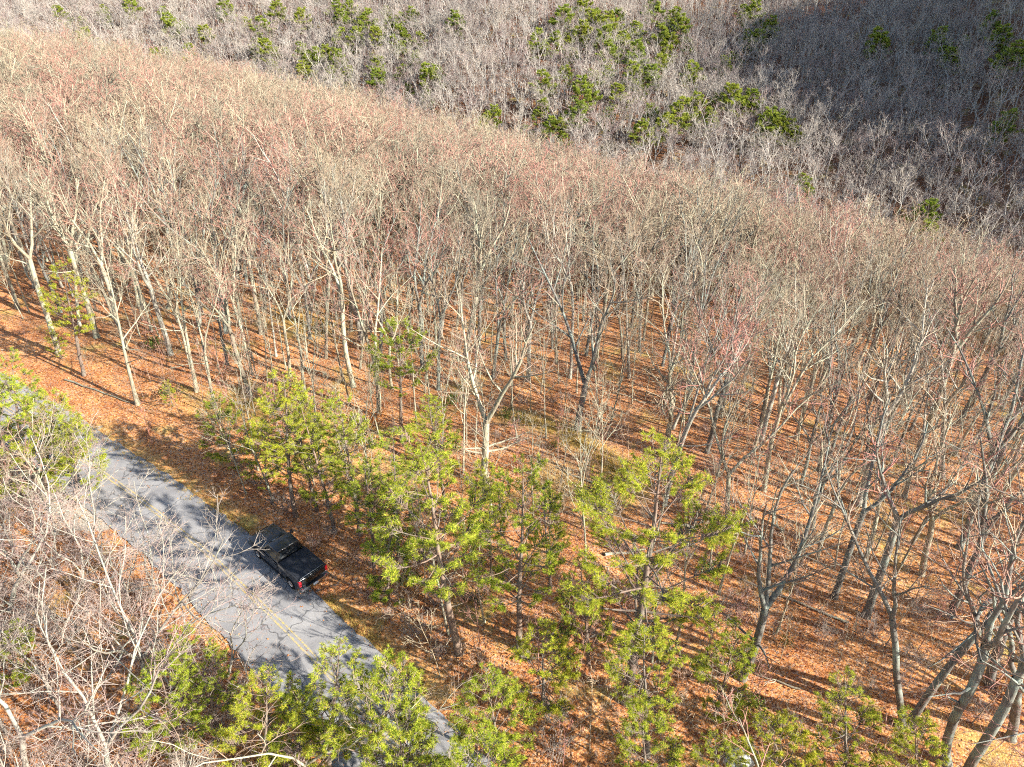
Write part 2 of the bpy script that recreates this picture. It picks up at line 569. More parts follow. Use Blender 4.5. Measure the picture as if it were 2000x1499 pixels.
def grow(seed, H=16.0, r0=0.26, clear=0.45, leads=1, nlimb=9, detail=(5, 5, 4), spread=1.0, crook=0.12, twig_r=0.011, segs=(9, 6, 4, 3, 2), lean=0.0, low=0, flare=1.35):
    """a bare broadleaf tree: list of (points, radii, level, limb id)"""
    rg = random.Random(seed)
    out = []
    lid = [0]

    def br(p, d, L, r, rt, lev, li, up):
        n = segs[min(lev, len(segs) - 1)]
        pts, rad = [p.copy()], [r]
        for i in range(n):
            d = (d + rvec(rg) * crook * (1.6 if lev > 0 else 0.45) + Vector((0, 0, up))).normalized()
            p = p + d * (L / n)
            pts.append(p.copy())
            rad.append(r + (rt - r) * ((i + 1) / n) ** 0.9)
        if lev == 0:
            rad[0] *= flare
        out.append((pts, rad, lev, li))
        return pts, rad

    def pick(pts, rad, t):
        f = t * (len(pts) - 1)
        i = min(int(f), len(pts) - 2)
        w = f - i
        return pts[i].lerp(pts[i + 1], w), rad[i] * (1 - w) + rad[i + 1] * w, (pts[i + 1] - pts[i]).normalized()

    def kids(pts, rad, L, lev, li, n, t0=0.22):
        az = rg.random() * 6.28
        for k in range(n):
            t = t0 + (1 - t0) * (k + rg.random()) / n
            p, r, d = pick(pts, rad, t)
            az += 2.4 + rg.uniform(-0.5, 0.5)
            ang = RAD(rg.uniform(26, 58)) * (0.75 + 0.25 * spread)
            nd = side_dir(d, ang, az)
            l2 = L * rg.uniform(0.34, 0.62) * (1.12 - 0.5 * t)
            r2 = max(min(r * 0.72, 0.10 if lev > 2 else 9), twig_r * (2.2 if lev == 3 else 1.0))
            rt = max(r2 * 0.35, twig_r * 0.65)
            if lev == 1:
                lid[0] += 1
                li = lid[0]
            pp, rr = br(p, nd, l2, r2, rt, lev, li, (0.0, 0.10, 0.07, 0.05, 0.04)[min(lev, 4)])
            if lev - 1 < len(detail) and lev < 4:
                kids(pp, rr, l2, lev + 1, li, detail[lev - 1] + rg.choice((-1, 0, 0, 1)))

    d0 = Vector((lean, rg.uniform(-0.03, 0.03), 1)).normalized()
    if leads == 1:
        pts, rad = br(Vector((0, 0, -0.3)), d0, H * 0.96, r0, r0 * 0.12, 0, 0, 0.03)
        n = nlimb
        az = rg.random() * 6
        for k in range(n):
            t = clear + (0.98 - clear) * (k + rg.random() * 0.8) / n
            p, r, d = pick(pts, rad, t)
            az += 2.4 + rg.uniform(-0.4, 0.4)
            f = (t - clear) / (1 - clear)
            nd = side_dir(d, RAD(rg.uniform(34, 58) * (1.1 - 0.45 * f)) * spread, az)
            L = H * rg.uniform(0.24, 0.36) * (1.08 - 0.62 * f)
            lid[0] += 1
            pp, rr = br(p, nd, L, r * 0.62, twig_r * 1.6, 1, lid[0], 0.12)
            kids(pp, rr, L, 2, lid[0], detail[0] + rg.choice((0, 1)))
    else:
        hc = H * clear
        pts, rad = br(Vector((0, 0, -0.3)), d0, hc + 0.3, r0, r0 * 0.78, 0, 0, 0.02)
        az = rg.random() * 6
        for k in range(leads):
            az += 6.283 / leads + rg.uniform(-0.4, 0.4)
            nd = side_dir((pts[-1] - pts[-2]).normalized(), RAD(rg.uniform(14, 27)) * spread, az)
            lid[0] += 1
            L = (H - hc) * rg.uniform(0.86, 1.08)
            p1, r1 = br(pts[-1] - nd * 0.1, nd, L, rad[-1] * (0.78 if k else 0.86), max(twig_r * 2, r0 * 0.14), 1, lid[0], 0.05)
            m = max(3, nlimb // leads + 1)
            a2 = rg.random() * 6
            for j in range(m):
                t = 0.16 + 0.82 * (j + rg.random() * 0.8) / m
                p, r, d = pick(p1, r1, t)
                a2 += 2.4 + rg.uniform(-0.4, 0.4)
                l2 = (H - hc) * rg.uniform(0.34, 0.55) * (1.1 - 0.6 * t)
                n2 = side_dir(d, RAD(rg.uniform(28, 52)) * spread, a2)
                pp, rr = br(p, n2, l2, r * 0.68, twig_r * 2.5, 2, lid[0], 0.08)
                kids(pp, rr, l2, 3, lid[0], detail[1] + 1, 0.15)
            kids(p1, r1, L * 0.5, 3, lid[0], detail[0], 0.5)
    # low dead limbs
    for k in range(low):
        t = rg.uniform(0.25, max(clear, 0.3)) if leads == 1 else rg.uniform(0.5, 0.95)
        p, r, d = pick(pts, rad, t)
        nd = side_dir(d, RAD(rg.uniform(65, 95)), rg.random() * 6.28)
        lid[0] += 1
        L = H * rg.uniform(0.12, 0.24)
        pp, rr = br(p, nd, L, r * 0.4, twig_r * 2, 1, lid[0], 0.05)
        kids(pp, rr, L, 3, lid[0], 4, 0.4)
    return out


SIDES = lambda lev: (9, 6, 4, 3, 3)[min(lev, 4)]
FSIDES = lambda lev: (5, 4, 3, 3, 3)[min(lev, 4)]


def part_mesh(name, brs, mat, sides=SIDES):
    V, Q = tubes([(b[0], b[1], b[2]) for b in brs], sides)
    return mesh_arr(name, V, Q, None, [mat], True)


def tree_proto(seed, bark=None, twig=None, **kw):
    b = grow(seed, **kw)
    return dict(H=max(p.z for x in b for p in x[0]),
                trunk=part_mesh('trunk', [x for x in b if x[2] <= 2], bark or M_BARK),
                crown=part_mesh('crown', [x for x in b if x[2] >= 3], twig or M_TWIG))


def root(name, loc, rotz=0.0, scale=1.0, tilt=None):
    o = bpy.data.objects.new(name, None)
    o.empty_display_size = 0.2
    COL.objects.link(o)
    q = Quaternion((0, 0, 1), rotz)
    if tilt is not None:
        q = Vector((0, 0, 1)).rotation_difference(Vector(tilt).normalized()) @ q
    o.rotation_mode = 'QUATERNION'
    o.rotation_quaternion = q
    o.location = loc
    o.scale = (scale,) * 3 if not isinstance(scale, tuple) else scale
    return o


def plant(pr, name, loc, rotz, scale, tilt=None):
    r = root(name, loc, rotz, scale, tilt)
    for k in pr:
        if k != 'H':
            link(k, pr[k], r)
    return r


def span(bp, tp):
    """height and lean of an upright thing whose foot and top are seen at two points of the photograph"""
    b = at(*bp)
    lo, hi = 0.3, 40.0
    for _ in range(40):
        m = (lo + hi) / 2
        if proj((b.x, b.y, b.z + m))[1] > tp[1]:
            lo = m
        else:
            hi = m
    x, y, d = proj((b.x, b.y, b.z + lo))
    dx = (tp[0] - x) * d / FPX
    dx = max(min(dx, 0.45 * lo), -0.45 * lo)
    return b, lo, Vector((dx, 0, lo))


# ------------------------------------------------------------------ the named bare trees
def hero(label, bp, tp, seed, group=None, rosy=False, dark=False, **kw):
    b, Hh, t = span(bp, tp)
    L = t.length
    brs = grow(seed, H=L, **kw)
    zmax = max(p.z for x in brs for p in x[0])
    r = root('bare_tree', b, random.Random(seed).random() * 6.28, L / zmax, t)
    tw = M_PTWIG if rosy else M_TWIG
    bk = M_DBARK if dark else M_GBARK if rosy else M_BARK
    link('trunk', part_mesh('trunk', [x for x in brs if x[2] == 0], bk), r)
    for li in sorted({x[3] for x in brs if x[3] > 0}):
        lb = [x for x in brs if x[3] == li and 1 <= x[2] <= 2]
        tb = [x for x in brs if x[3] == li and x[2] > 2]
        if not lb:
            continue
        lo = link('limb', part_mesh('limb', lb, bk), r)
        if tb:
            link('twigs', part_mesh('twigs', tb, tw), lo)['kind'] = 'stuff'
    tag(r, label, 'tree', group)
    return b


heroes = []
HB = dict(detail=(5, 5, 4), twig_r=0.0065)
HL = [
    ('tall pale forked tree in the middle, with a long low dead limb to the right', (945, 950), (915, 540), 11, dict(leads=2, clear=0.34, r0=0.30, nlimb=10, low=4, spread=1.1)),
    ('dark double stemmed tree at the end of the yellow grass track', (1128, 838), (1165, 440), 12, dict(dark=True, leads=2, clear=0.25, r0=0.34, nlimb=10)),
    ('crooked tree with two wavy trunks just behind the big pine', (1300, 885), (1330, 560), 13, dict(leads=3, clear=0.22, r0=0.28, nlimb=12, crook=0.2)),
    ('leaning tree that forks low, right of the big pine', (1449, 1324), (1590, 850), 14, dict(dark=True, leads=3, clear=0.40, r0=0.27, nlimb=11, low=2, spread=1.1)),
    ('dark straight trunk with a burl at its foot, on the right slope', (1629, 1168), (1735, 760), 15, dict(dark=True, leads=2, clear=0.5, r0=0.24, nlimb=9)),
    ('slender dark tree just right of the burl footed trunk', (1690, 1205), (1810, 800), 16, dict(dark=True, leads=2, clear=0.55, r0=0.26, nlimb=9)),
    ('left stem of the pair rising from one foot at lower right', (1762, 1420), (1790, 900), 17, dict(dark=True, leads=2, clear=0.5, r0=0.20, nlimb=9)),
    ('right stem of the pair rising from one foot at lower right, leaning outwards', (1772, 1418), (2010, 900), 18, dict(dark=True, leads=2, clear=0.5, r0=0.22, nlimb=9)),
    ('thick lichen grey tree at the lower right with sinuous upper trunk', (1850, 1490), (1880, 880), 19, dict(dark=True, leads=2, clear=0.52, r0=0.25, nlimb=11, crook=0.2, low=2)),
    ('heavy dark trunk leaning out of the lower right corner', (1880, 1530), (2120, 1050), 20, dict(dark=True, leads=2, clear=0.55, r0=0.26, nlimb=9)),
    ('bare tree with a flared foot at the right edge, above the pair of stems', (1855, 1200), (1990, 780), 21, dict(dark=True, leads=2, clear=0.4, r0=0.26, nlimb=10)),
    ('pale leaning tree nearest the road on the upper left bank', (270, 794), (150, 430), 22, dict(leads=1, clear=0.42, r0=0.20, nlimb=11, low=3)),
    ('straight pale tree second along the upper left road bank', (385, 768), (290, 360), 23, dict(leads=1, clear=0.5, r0=0.20, nlimb=10, low=2)),
    ('white barked tree with stout limbs at the left edge', (115, 690), (20, 300), 24, dict(leads=2, clear=0.52, r0=0.26, nlimb=11, low=3)),
    ('tall tree left of centre left behind the small roadside pine', (245, 680), (130, 330), 25, dict(leads=2, clear=0.5, r0=0.24, nlimb=10)),
    ('long clean trunked tree forking wide high up, left of centre', (690, 755), (570, 370), 26, dict(leads=2, clear=0.52, r0=0.24, nlimb=10)),
    ('twin trunked tree right beside the dark round pine', (740, 812), (735, 440), 27, dict(leads=2, clear=0.3, r0=0.25, nlimb=10)),
    ('thin bent tree above the roadside pine thicket', (595, 775), (540, 470), 28, dict(leads=1, clear=0.45, r0=0.16, nlimb=10, crook=0.2)),
    ('broad pale tree spreading over the left lane of the road', (287, 1338), (225, 985), 29, dict(leads=3, clear=0.2, r0=0.17, nlimb=21, detail=(6, 6, 5), spread=1.25, crook=0.09, rosy=True)),
    ('small fan shaped bare tree in front of the parked pickup', (445, 1322), (480, 1110), 30, dict(leads=3, clear=0.2, r0=0.09, nlimb=12, spread=0.85, crook=0.2, rosy=True)),
    ('pale crooked tree at the bottom left corner', (60, 1560), (20, 1240), 31, dict(leads=2, clear=0.3, r0=0.13, nlimb=13, crook=0.2, spread=1.3, rosy=True)),
    ('pale forked tree on the bottom edge, second from the left corner', (225, 1545), (200, 1190), 32, dict(leads=3, clear=0.25, r0=0.13, nlimb=13, crook=0.2, spread=1.25, rosy=True)),
    ('crooked white limbed tree on the bottom edge beside the roadside pines', (570, 1560), (600, 1290), 33, dict(leads=2, clear=0.3, r0=0.09, nlimb=9, crook=0.24, spread=1.2)),
    ('bare tree at the left edge below the gravel verge', (20, 1190), (10, 905), 34, dict(leads=2, clear=0.25, r0=0.16, nlimb=11, crook=0.2, spread=1.3, rosy=True)),
    ('twiggy tree leaning over the gravel verge, upper left', (60, 1010), (50, 800), 35, dict(leads=3, clear=0.2, r0=0.13, nlimb=11, crook=0.2, spread=1.3)),
    ('slim bare tree between the gravel verge and the broad pale tree', (150, 1170), (160, 960), 36, dict(leads=3, clear=0.2, r0=0.11, nlimb=11, crook=0.2, spread=1.3, rosy=True)),
    ('big dark limbed tree standing inside the right edge, above the corner', (1935, 1335), (1975, 860), 41, dict(dark=True, leads=3, clear=0.36, r0=0.27, nlimb=13, spread=1.25, crook=0.17, low=1)),
    ('dark spreading tree cut by the right edge', (1975, 1440), (2080, 930), 42, dict(dark=True, leads=3, clear=0.36, r0=0.26, nlimb=13, spread=1.3, crook=0.17)),
    ('dark tree with wide fanning crown behind the burl footed trunk', (1585, 1030), (1640, 690), 43, dict(dark=True, leads=3, clear=0.35, r0=0.22, nlimb=13, spread=1.25, crook=0.16)),
    ('grey tree with wide crown above the pair of stems', (1800, 1120), (1860, 740), 44, dict(leads=3, clear=0.35, r0=0.23, nlimb=13, spread=1.3, crook=0.16)),
    ('bare tree with spreading crown between largest pine and forked tree', (1420, 1010), (1450, 680), 45, dict(leads=3, clear=0.3, r0=0.21, nlimb=13, spread=1.3, crook=0.18)),
    ('dense twiggy bare tree covering the far left end of the road', (25, 985), (12, 745), 37, dict(leads=4, clear=0.18, r0=0.13, nlimb=16, crook=0.16, spread=1.35)),
    ('twiggy bare tree beside the gravel verge, right of the far left one', (105, 1020), (95, 800), 38, dict(leads=4, clear=0.18, r0=0.12, nlimb=16, crook=0.16, spread=1.35)),
    ('thin bare tree with fine twigs over the yellow line, upper left', (185, 1075), (205, 880), 39, dict(leads=3, clear=0.2, r0=0.08, nlimb=13, crook=0.16, spread=1.2, rosy=True)),
    ('slender bare tree whose twigs cross the yellow line below the pickup', (350, 1265), (405, 1075), 46, dict(leads=3, clear=0.2, r0=0.08, nlimb=14, crook=0.15, spread=1.25, rosy=True)),
    ('slim grey tree leaning over the left lane behind the broad pale tree', (245, 1190), (285, 1000), 47, dict(leads=3, clear=0.2, r0=0.08, nlimb=14, crook=0.15, spread=1.3, rosy=True)),
    ('fine twigged bare tree over the left lane, between broad tree and verge', (300, 1170), (330, 985), 40, dict(leads=3, clear=0.2, r0=0.08, nlimb=13, crook=0.16, spread=1.3, rosy=True)),
]
for lab, bp, tp, sd, kw in HL:
    k = dict(HB); k.update(kw)
    heroes.append(hero(lab, bp, tp, sd, **k))


# ------------------------------------------------------------------ pines
def tuft_shape(rg, n, ln, wd):
    T = []
    for _ in range(n):
        d = Vector((rg.gauss(0, 0.75), rg.gauss(0, 0.75), rg.uniform(0.1, 1.2))).normalized()
        s = d.orthogonal().normalized()
        s = (Quaternion(d, rg.random() * 3.14) @ s) * wd
        p0 = d * ln * 0.08
        L = ln * rg.uniform(0.7, 1.1)
        T.append([p0 - s, p0 + s, p0 + d * L])
    return np.array(T, float)


def pine_arrays(seed, H, r0, first=0.3, spread=0.26, whorls=13, per=4, tuft=(13, 0.125, 0.0065), tn=1.0, sides=SIDES, bend=0.05, flat=0.25):
    rg = random.Random(seed)
    brs, tufts = [], []
    n = 10
    p = Vector((0, 0, -0.3)); d = Vector((rg.uniform(-bend, bend), rg.uniform(-bend, bend), 1)).normalized()
    pts, rad = [p.copy()], [r0 * 1.25]
    for i in range(n):
        d = (d + rvec(rg) * bend + Vector((0, 0, 0.05))).normalized()
        p = p + d * (H * 0.99 / n)
        pts.append(p.copy()); rad.append(r0 * (1 - 0.92 * ((i + 1) / n)))
    brs.append((pts, rad, 0))

    def pick(t):
        f = t * n; i = min(int(f), n - 1); w = f - i
        return pts[i].lerp(pts[i + 1], w), rad[i] * (1 - w) + rad[i + 1] * w

    def put(p, d, sc=1.0):
        tufts.append((p.copy(), (d + Vector((0, 0, 0.55))).normalized(), sc * rg.uniform(0.8, 1.2)))
    az = rg.random() * 6
    for k in range(5):                                        # dead stubs under the crown
        c, r = pick(rg.uniform(first * 0.45, first))
        a_ = rg.random() * 6.28
        e = c + Vector((math.cos(a_), math.sin(a_), rg.uniform(-0.2, 0.3))) * rg.uniform(0.4, 1.1)
        brs.append(([c, c.lerp(e, 0.5) + rvec(rg) * 0.06, e], [0.02, 0.014, 0.006], 3))
    for w in range(whorls):
        f = (w + rg.uniform(-0.3, 0.3)) / whorls
        f = min(max(f, 0), 0.985)
        t = first + (1 - first) * f
        c, r = pick(t)
        prof = (0.55 + 1.9 * f) if f < 0.25 else (1.04 * (1.02 - f) ** 0.62 / 0.84)
        for k in range(per):
            az += 6.283 / per + rg.uniform(-0.7, 0.7)
            if rg.random() < 0.16:
                continue
            L = H * spread * prof * rg.uniform(0.55, 1.15) + 0.25
            el = rg.uniform(-0.05, 0.35) + 0.5 * f * f
            d = Vector((math.cos(az), math.sin(az), el)).normalized()
            q = c.copy(); bp, brd = [q.copy()], [max(r * 0.42, 0.014)]
            m = 4
            for i in range(m):
                d = (d + rvec(rg) * 0.15 + Vector((0, 0, 0.10))).normalized()
                q = q + d * (L / m)
                bp.append(q.copy()); brd.append(max(r * 0.42, 0.014) * (1 - 0.75 * (i + 1) / m))
            brs.append((bp, brd, 2))
            # side shoots, flat fans of foliage towards the tip
            ns = max(3, int(L * 13 * tn))
            for j in range(ns):
                tt = rg.uniform(0.45, 1.0) ** 0.6
                ff = tt * m; i = min(int(ff), m - 1)
                b0 = bp[i].lerp(bp[i + 1], ff - i)
                bd = (bp[i + 1] - bp[i]).normalized()
                sd = bd.cross(Vector((0, 0, 1))).normalized() * rg.choice((-1, 1))
                sl = rg.uniform(0.22, 0.5) * L * (1.1 - tt * 0.7) + 0.10
                dd = (bd * 0.6 + sd * rg.uniform(0.5, 1.1) + Vector((0, 0, rg.uniform(-flat * 0.3, flat + 0.25)))).normalized()
                e = b0 + dd * sl
                brs.append(([b0, e], [0.014, 0.007], 4))
                put(e, dd)
                for _q in range(int(sl / 0.12)):
                    put(b0.lerp(e, rg.uniform(0.3, 0.95)), (dd + rvec(rg) * 0.6).normalized(), 0.9)
            put(q, d, 1.1)
    put(pts[-1], Vector((0, 0, 1)), 1.0)
    put(pts[-1] - Vector((0, 0, 0.3)), Vector((0.3, 0, 1)), 1.1)
    base = [tuft_shape(rg, tuft[0], tuft[1], tuft[2]) for _ in range(6)]
    V = []
    for p, d, sc in tufts:
        B = base[rg.randrange(6)]
        R = np.array((Vector((0, 0, 1)).rotation_difference(d) @ Quaternion((0, 0, 1), rg.random() * 6.28)).to_matrix())
        V.append((B.reshape(-1, 3) * sc) @ R.T + np.array(p))
    V = np.concatenate(V)
    T = np.arange(len(V)).reshape(-1, 3)
    tV, tQ = tubes(brs, sides)
    return tV, tQ, V, T


def pine_proto(seed, H, r0, needle=None, **kw):
    tV, tQ, V, T = pine_arrays(seed, H, r0, **kw)
    return dict(H=H, trunk=mesh_arr('trunk', tV, tQ, None, [M_PBARK], True), crown=mesh_arr('crown', V, None, T, [needle or M_NEEDLE]))


PB = [pine_proto(101, 9.0, 0.13, first=0.32, spread=0.165, whorls=13),
      pine_proto(102, 9.0, 0.12, first=0.24, spread=0.16, whorls=14),
      pine_proto(103, 9.0, 0.14, first=0.42, spread=0.17, whorls=12),
      pine_proto(104, 6.0, 0.09, first=0.12, spread=0.23, whorls=13, tn=1.2),
      pine_proto(105, 6.0, 0.08, first=0.15, spread=0.21, whorls=12, tn=1.2)]
PBIG = [pine_proto(111, 13.0, 0.22, first=0.34, spread=0.25, whorls=15, per=4, tn=0.95, tuft=(13, 0.13, 0.0065)),
        pine_proto(112, 11.0, 0.17, first=0.45, spread=0.23, whorls=13, per=4, tuft=(13, 0.13, 0.0065))]
PFAR = [pine_proto(121 + i, 13.0, 0.2, needle=M_FNEEDLE, first=0.30, spread=0.27, whorls=10, per=5, tn=0.75, tuft=(9, 0.42, 0.045), sides=FSIDES) for i in range(4)]

pines = []


def pine(label, bp, tp, pr, seed, group=None):
    b, Hh, t = span(bp, tp)
    r = plant(pr, 'pine_tree', b, seed * 1.7, t.length / pr['H'], t)
    tag(r, label, 'pine', group)
    pines.append(b)


PL = [
    ('largest pine, broad and yellow green, right of the middle', (1222, 1372), (1310, 870), PBIG[0], 1),
    ('dark round topped pine beside the twin trunked tree', (785, 862), (757, 622), PBIG[1], 2),
    ('slim pine with a long dark bare stem, below the middle', (898, 1280), (830, 830), PB[2], 3),
    ('pine just right of the long stemmed one, thin and loose', (1012, 1275), (985, 905), PB[0], 4),
    ('thin pine on the leafy slope left of the largest pine', (1150, 1300), (1142, 1075), PB[1], 5),
    ('small pine nearest the left end of the roadside thicket', (465, 918), (432, 760), PB[3], 6),
    ('tallest pine of the roadside thicket, behind the pickup', (578, 1010), (520, 705), PB[0], 7),
    ('pine in the thicket straight above the pickup cab', (655, 1040), (600, 770), PB[1], 8),
    ('pine in the thicket with yellowish crown, right of the pickup', (705, 1050), (665, 780), PB[2], 9),
    ('pine between the thicket and the long stemmed pine', (780, 1100), (745, 830), PB[1], 10),
    ('low pine at the road edge right of the tailgate', (760, 1180), (740, 1010), PB[4], 11),
    ('bushy pine behind the long stemmed pine', (870, 1010), (838, 780), PB[0], 12),
    ('pine on the slope just left of the largest pine, bushy', (1075, 1150), (1050, 930), PB[1], 13),
    ('low young pine under the largest pine, left side', (1060, 1390), (1050, 1200), PB[3], 14),
    ('young pine at the foot of the leaning forked tree', (1395, 1400), (1415, 1225), PB[4], 15),
    ('bright pine at the bottom edge, lower right, leftmost of three', (1545, 1540), (1520, 1380), PB[3], 17),
    ('bright pine at the bottom edge, lower right, tallest of three', (1655, 1545), (1648, 1330), PB[1], 18),
    ('bright pine at the bottom edge, lower right, rightmost of three', (1790, 1570), (1770, 1415), PB[4], 19),
    ('yellow green pine left of the road, in front of the small fan shaped tree', (430, 1440), (385, 1230), PB[0], 20),
    ('tall yellow green pine at the bottom edge left of the road', (640, 1530), (635, 1245), PB[1], 21),
    ('yellow green pine close to the road edge at the bottom', (715, 1540), (725, 1280), PB[3], 22),
    ('dense low pine at the bottom edge left of the road', (520, 1550), (500, 1345), PB[3], 23),
    ('pine top rising over the road at the bottom edge, left one', (800, 1620), (812, 1400), PB[4], 24),
    ('pine top rising over the road at the bottom edge, right one', (925, 1640), (935, 1415), PB[3], 25),
    ('yellow green pine at the left edge over the gravel verge', (45, 930), (22, 690), PB[1], 26),
    ('small pine beside the gravel verge, next to the left edge', (140, 930), (115, 800), PB[3], 27),
    ('slender pine among the bare trees at upper left', (165, 735), (128, 510), PB[2], 28),
    ('low spreading pine at the foot of the slender upper left pine', (120, 700), (95, 640), PB[3], 29),
    ('small yellow tipped pine far back among bare trees, upper left', (290, 440), (262, 335), PB[0], 30),
    ('left one of two pines on the brow of the wooded slope', (1020, 372), (1015, 300), PFAR[0], 31),
    ('right one of two pines on the brow of the wooded slope', (1072, 376), (1068, 303), PFAR[1], 32),
    ('small pine at the roadside bank below the two pale trees', (340, 800), (320, 740), PB[4], 33),
    ('low bushy pine behind the pale forked tree in the middle', (850, 880), (845, 780), PB[3], 34),
    ('pine thin and straight, right of the largest pine trunk', (1265, 1480), (1270, 1220), PB[2], 35),
    ('pine near the road edge below the long stemmed pine', (985, 1490), (960, 1290), PB[4], 36),
    ('bushy dark pine at the bottom edge below the largest pine', (1260, 1570), (1255, 1400), PB[4], 38),
    ('low pine at bottom between largest pine and the bright three', (1410, 1560), (1420, 1430), PB[3], 39),
    ('slim pine growing through the thicket behind the tailgate', (690, 960), (640, 760), PB[2], 40),
    ('bushy yellow green pine left of the fan shaped small tree', (355, 1455), (345, 1270), PB[3], 54),
    ('low pine under the tall yellow green pine at the bottom', (590, 1480), (575, 1330), PB[4], 55),
    ('small pine at the left edge in the brush', (22, 1345), (12, 1225), PB[4], 56),
    ('yellow green pine over the road at the far left edge', (12, 975), (4, 715), PB[3], 51),
    ('bushy pine over the far left road, second from the edge', (88, 960), (72, 765), PB[3], 52),
    ('small yellow green pine over the road, third from the left edge', (150, 985), (132, 820), PB[4], 53),
    ('low green pine in the thicket behind the pickup hood', (525, 960), (490, 830), PB[3], 41),
    ('pine at the uphill end of thicket, yellow and thin', (560, 900), (520, 760), PB[4], 42),
    ('pine behind the thin loose pine in the middle', (960, 1130), (940, 930), PB[1], 43),
    ('thin pine in the thicket between two taller ones, over the cab', (620, 1000), (575, 800), PB[2], 44),
    ('thin pine rising right behind the tailgate', (730, 1110), (700, 900), PB[2], 45),
    ('low yellow pine left of the long stemmed pine', (820, 1060), (795, 900), PB[4], 46),
    ('low pine in front of the pale forked tree', (935, 1050), (925, 900), PB[3], 48),
]
for lab, bp, tp, pr, sd in PL:
    pine(lab, bp, tp, pr, sd)

FARP = [(119, 14), (203, 17), (255, 10), (322, 16), (161, 70), (241, 94), (297, 105), (340, 45), (360, 91), (360, 119), (451, 168), (511, 175), (483, 31),
        (514, 49), (542, 17), (500, 80), (525, 91), (535, 112), (598, 105), (661, 105), (625, 98), (665, 60), (679, 10), (648, 7), (664, 24), (720, 35),
        (758, 28), (804, 14), (690, 62), (818, 56), (895, 32), (671, 125), (730, 119), (780, 122), (808, 98), (842, 140), (741, 147), (1052, 70),
        (1136, 10), (1136, 52), (1175, 70), (1189, 98), (1192, 122), (1238, 130), (1273, 130), (1301, 87), (1280, 14), (1227, 70), (1252, 49), (1063, 150),
        (1105, 122), (1147, 175), (1217, 168), (1056, 199), (1091, 224), (1122, 206), (1276, 199), (1325, 217), (1252, 241), (958, 203), (1349, 70),
        (1314, 24), (1468, 17), (1506, 42), (1475, 60), (1422, 101), (1349, 133), (1363, 182), (1440, 182), (1520, 217), (1496, 227),
        (1720, 77), (1874, 91), (1947, 21), (1965, 49), (1972, 101), (1832, 56), (1580, 336), (1818, 441), (1695, 476), (1804, 395), (1968, 217),
        (1100, 30), (1160, 25), (1210, 20), (1240, 100), (1335, 45), (700, 20), (740, 60), (780, 60), (585, 30), (440, 12), (400, 60), (1290, 60), (1160, 140), (1200, 45)]
frg = random.Random(5)
for _k in range(85):
    _p = frg.choice(FARP[:76])
    FARP.append((_p[0] + frg.gauss(0, 28), max(_p[1] + frg.gauss(0, 20), 4)))
for i, (px, py) in enumerate(FARP):
    b = at(px, py, 9.5)
    if px < 450:
        lab = 'small green pine among bare trees on the far hillside, upper left'; g = 'far hillside pines, upper left'
    elif px < 950:
        lab = 'small green pine on the far hillside, in the loose grove left of the centre top'; g = 'far hillside pines, left grove'
    elif px < 1560:
        lab = 'small green pine on the far hillside, in the big grove right of the centre top'; g = 'far hillside pines, right grove'
    else:
        lab = 'lone green pine among grey trees on the shaded far right hillside'; g = 'far hillside pines, shaded right'
    if 450 <= px < 1560:
        hw = ('top row' if py < 55 else 'middle rows' if py < 125 else 'bottom rows')
        gx0 = px - (450 if px < 950 else 950)
        cw = 'left part' if gx0 < 170 else 'middle part' if gx0 < 300 else 'right part'
        gn = 'loose left grove' if px < 950 else 'big right grove'
        lab = f'small green far hillside pine, {hw} of the {gn}, {cw}'; g = f'far pines, {gn}, {hw}, {cw}'
    if (px, py) in ((1520, 217),):
        lab, g = 'roundest brightest pine, standing alone right of the far grove', None
    s = (frg.uniform(0.7, 1.05) if i < 96 else frg.uniform(0.5, 0.85)) * 0.95
    r = plant(PFAR[i % 4], 'pine_tree', b, frg.random() * 6.28, (s * 1.12, s * 1.12, s))
    tag(r, lab, 'pine', g)
    pines.append(b)

# ------------------------------------------------------------------ the woods
COMMON = [tree_proto(200 + i, bark=(M_BARK, M_GBARK, M_BARK, M_DBARK)[(i * 3 + i // 4) % 4], H=16, r0=(0.16, 0.22, 0.19, 0.26, 0.14)[i % 5],
                     clear=(0.48, 0.40, 0.55, 0.46, 0.52, 0.38)[i % 6], leads=(2, 3, 1, 2, 3, 2, 4)[i % 7], nlimb=(12, 13, 11, 14)[i % 4],
                     detail=(5, 5, 3), twig_r=0.0065, low=i % 3, spread=(0.82, 1.0, 0.9, 1.12)[i % 4], crook=(0.11, 0.16, 0.13)[i % 3]) for i in range(13)]
LEFTT = [tree_proto(240 + i, bark=M_GBARK, twig=M_PTWIG, H=9, r0=0.11, clear=0.22, leads=3, nlimb=12, detail=(5, 5, 4), twig_r=0.008, spread=1.3, crook=0.18) for i in range(3)]

FK = 8
far_V, far_Q, far_pid, far_mi = [], [], [], []
_off = 0
for i in range(FK):
    b = grow(300 + i, H=15.5, r0=0.24, clear=(0.40, 0.30, 0.36)[i % 3], leads=(2, 3, 4)[i % 3], nlimb=(12, 14, 15)[i % 3], detail=(5, 5, 3), twig_r=0.013, spread=(1.1, 1.35, 1.5)[i % 3], crook=0.15,
             segs=(5, 4, 3, 2, 1))
    for lo, hi, mm in ((0, 2, 0), (3, 9, 1)):
        V, Q = tubes([(x[0], x[1], x[2]) for x in b if lo <= x[2] <= hi], FSIDES)
        far_V.append(V); far_Q.append(Q + _off); far_pid.append(np.full(len(V), i)); far_mi.append(np.full(len(Q), mm))
        _off += len(V)

trg = np.random.default_rng(77)


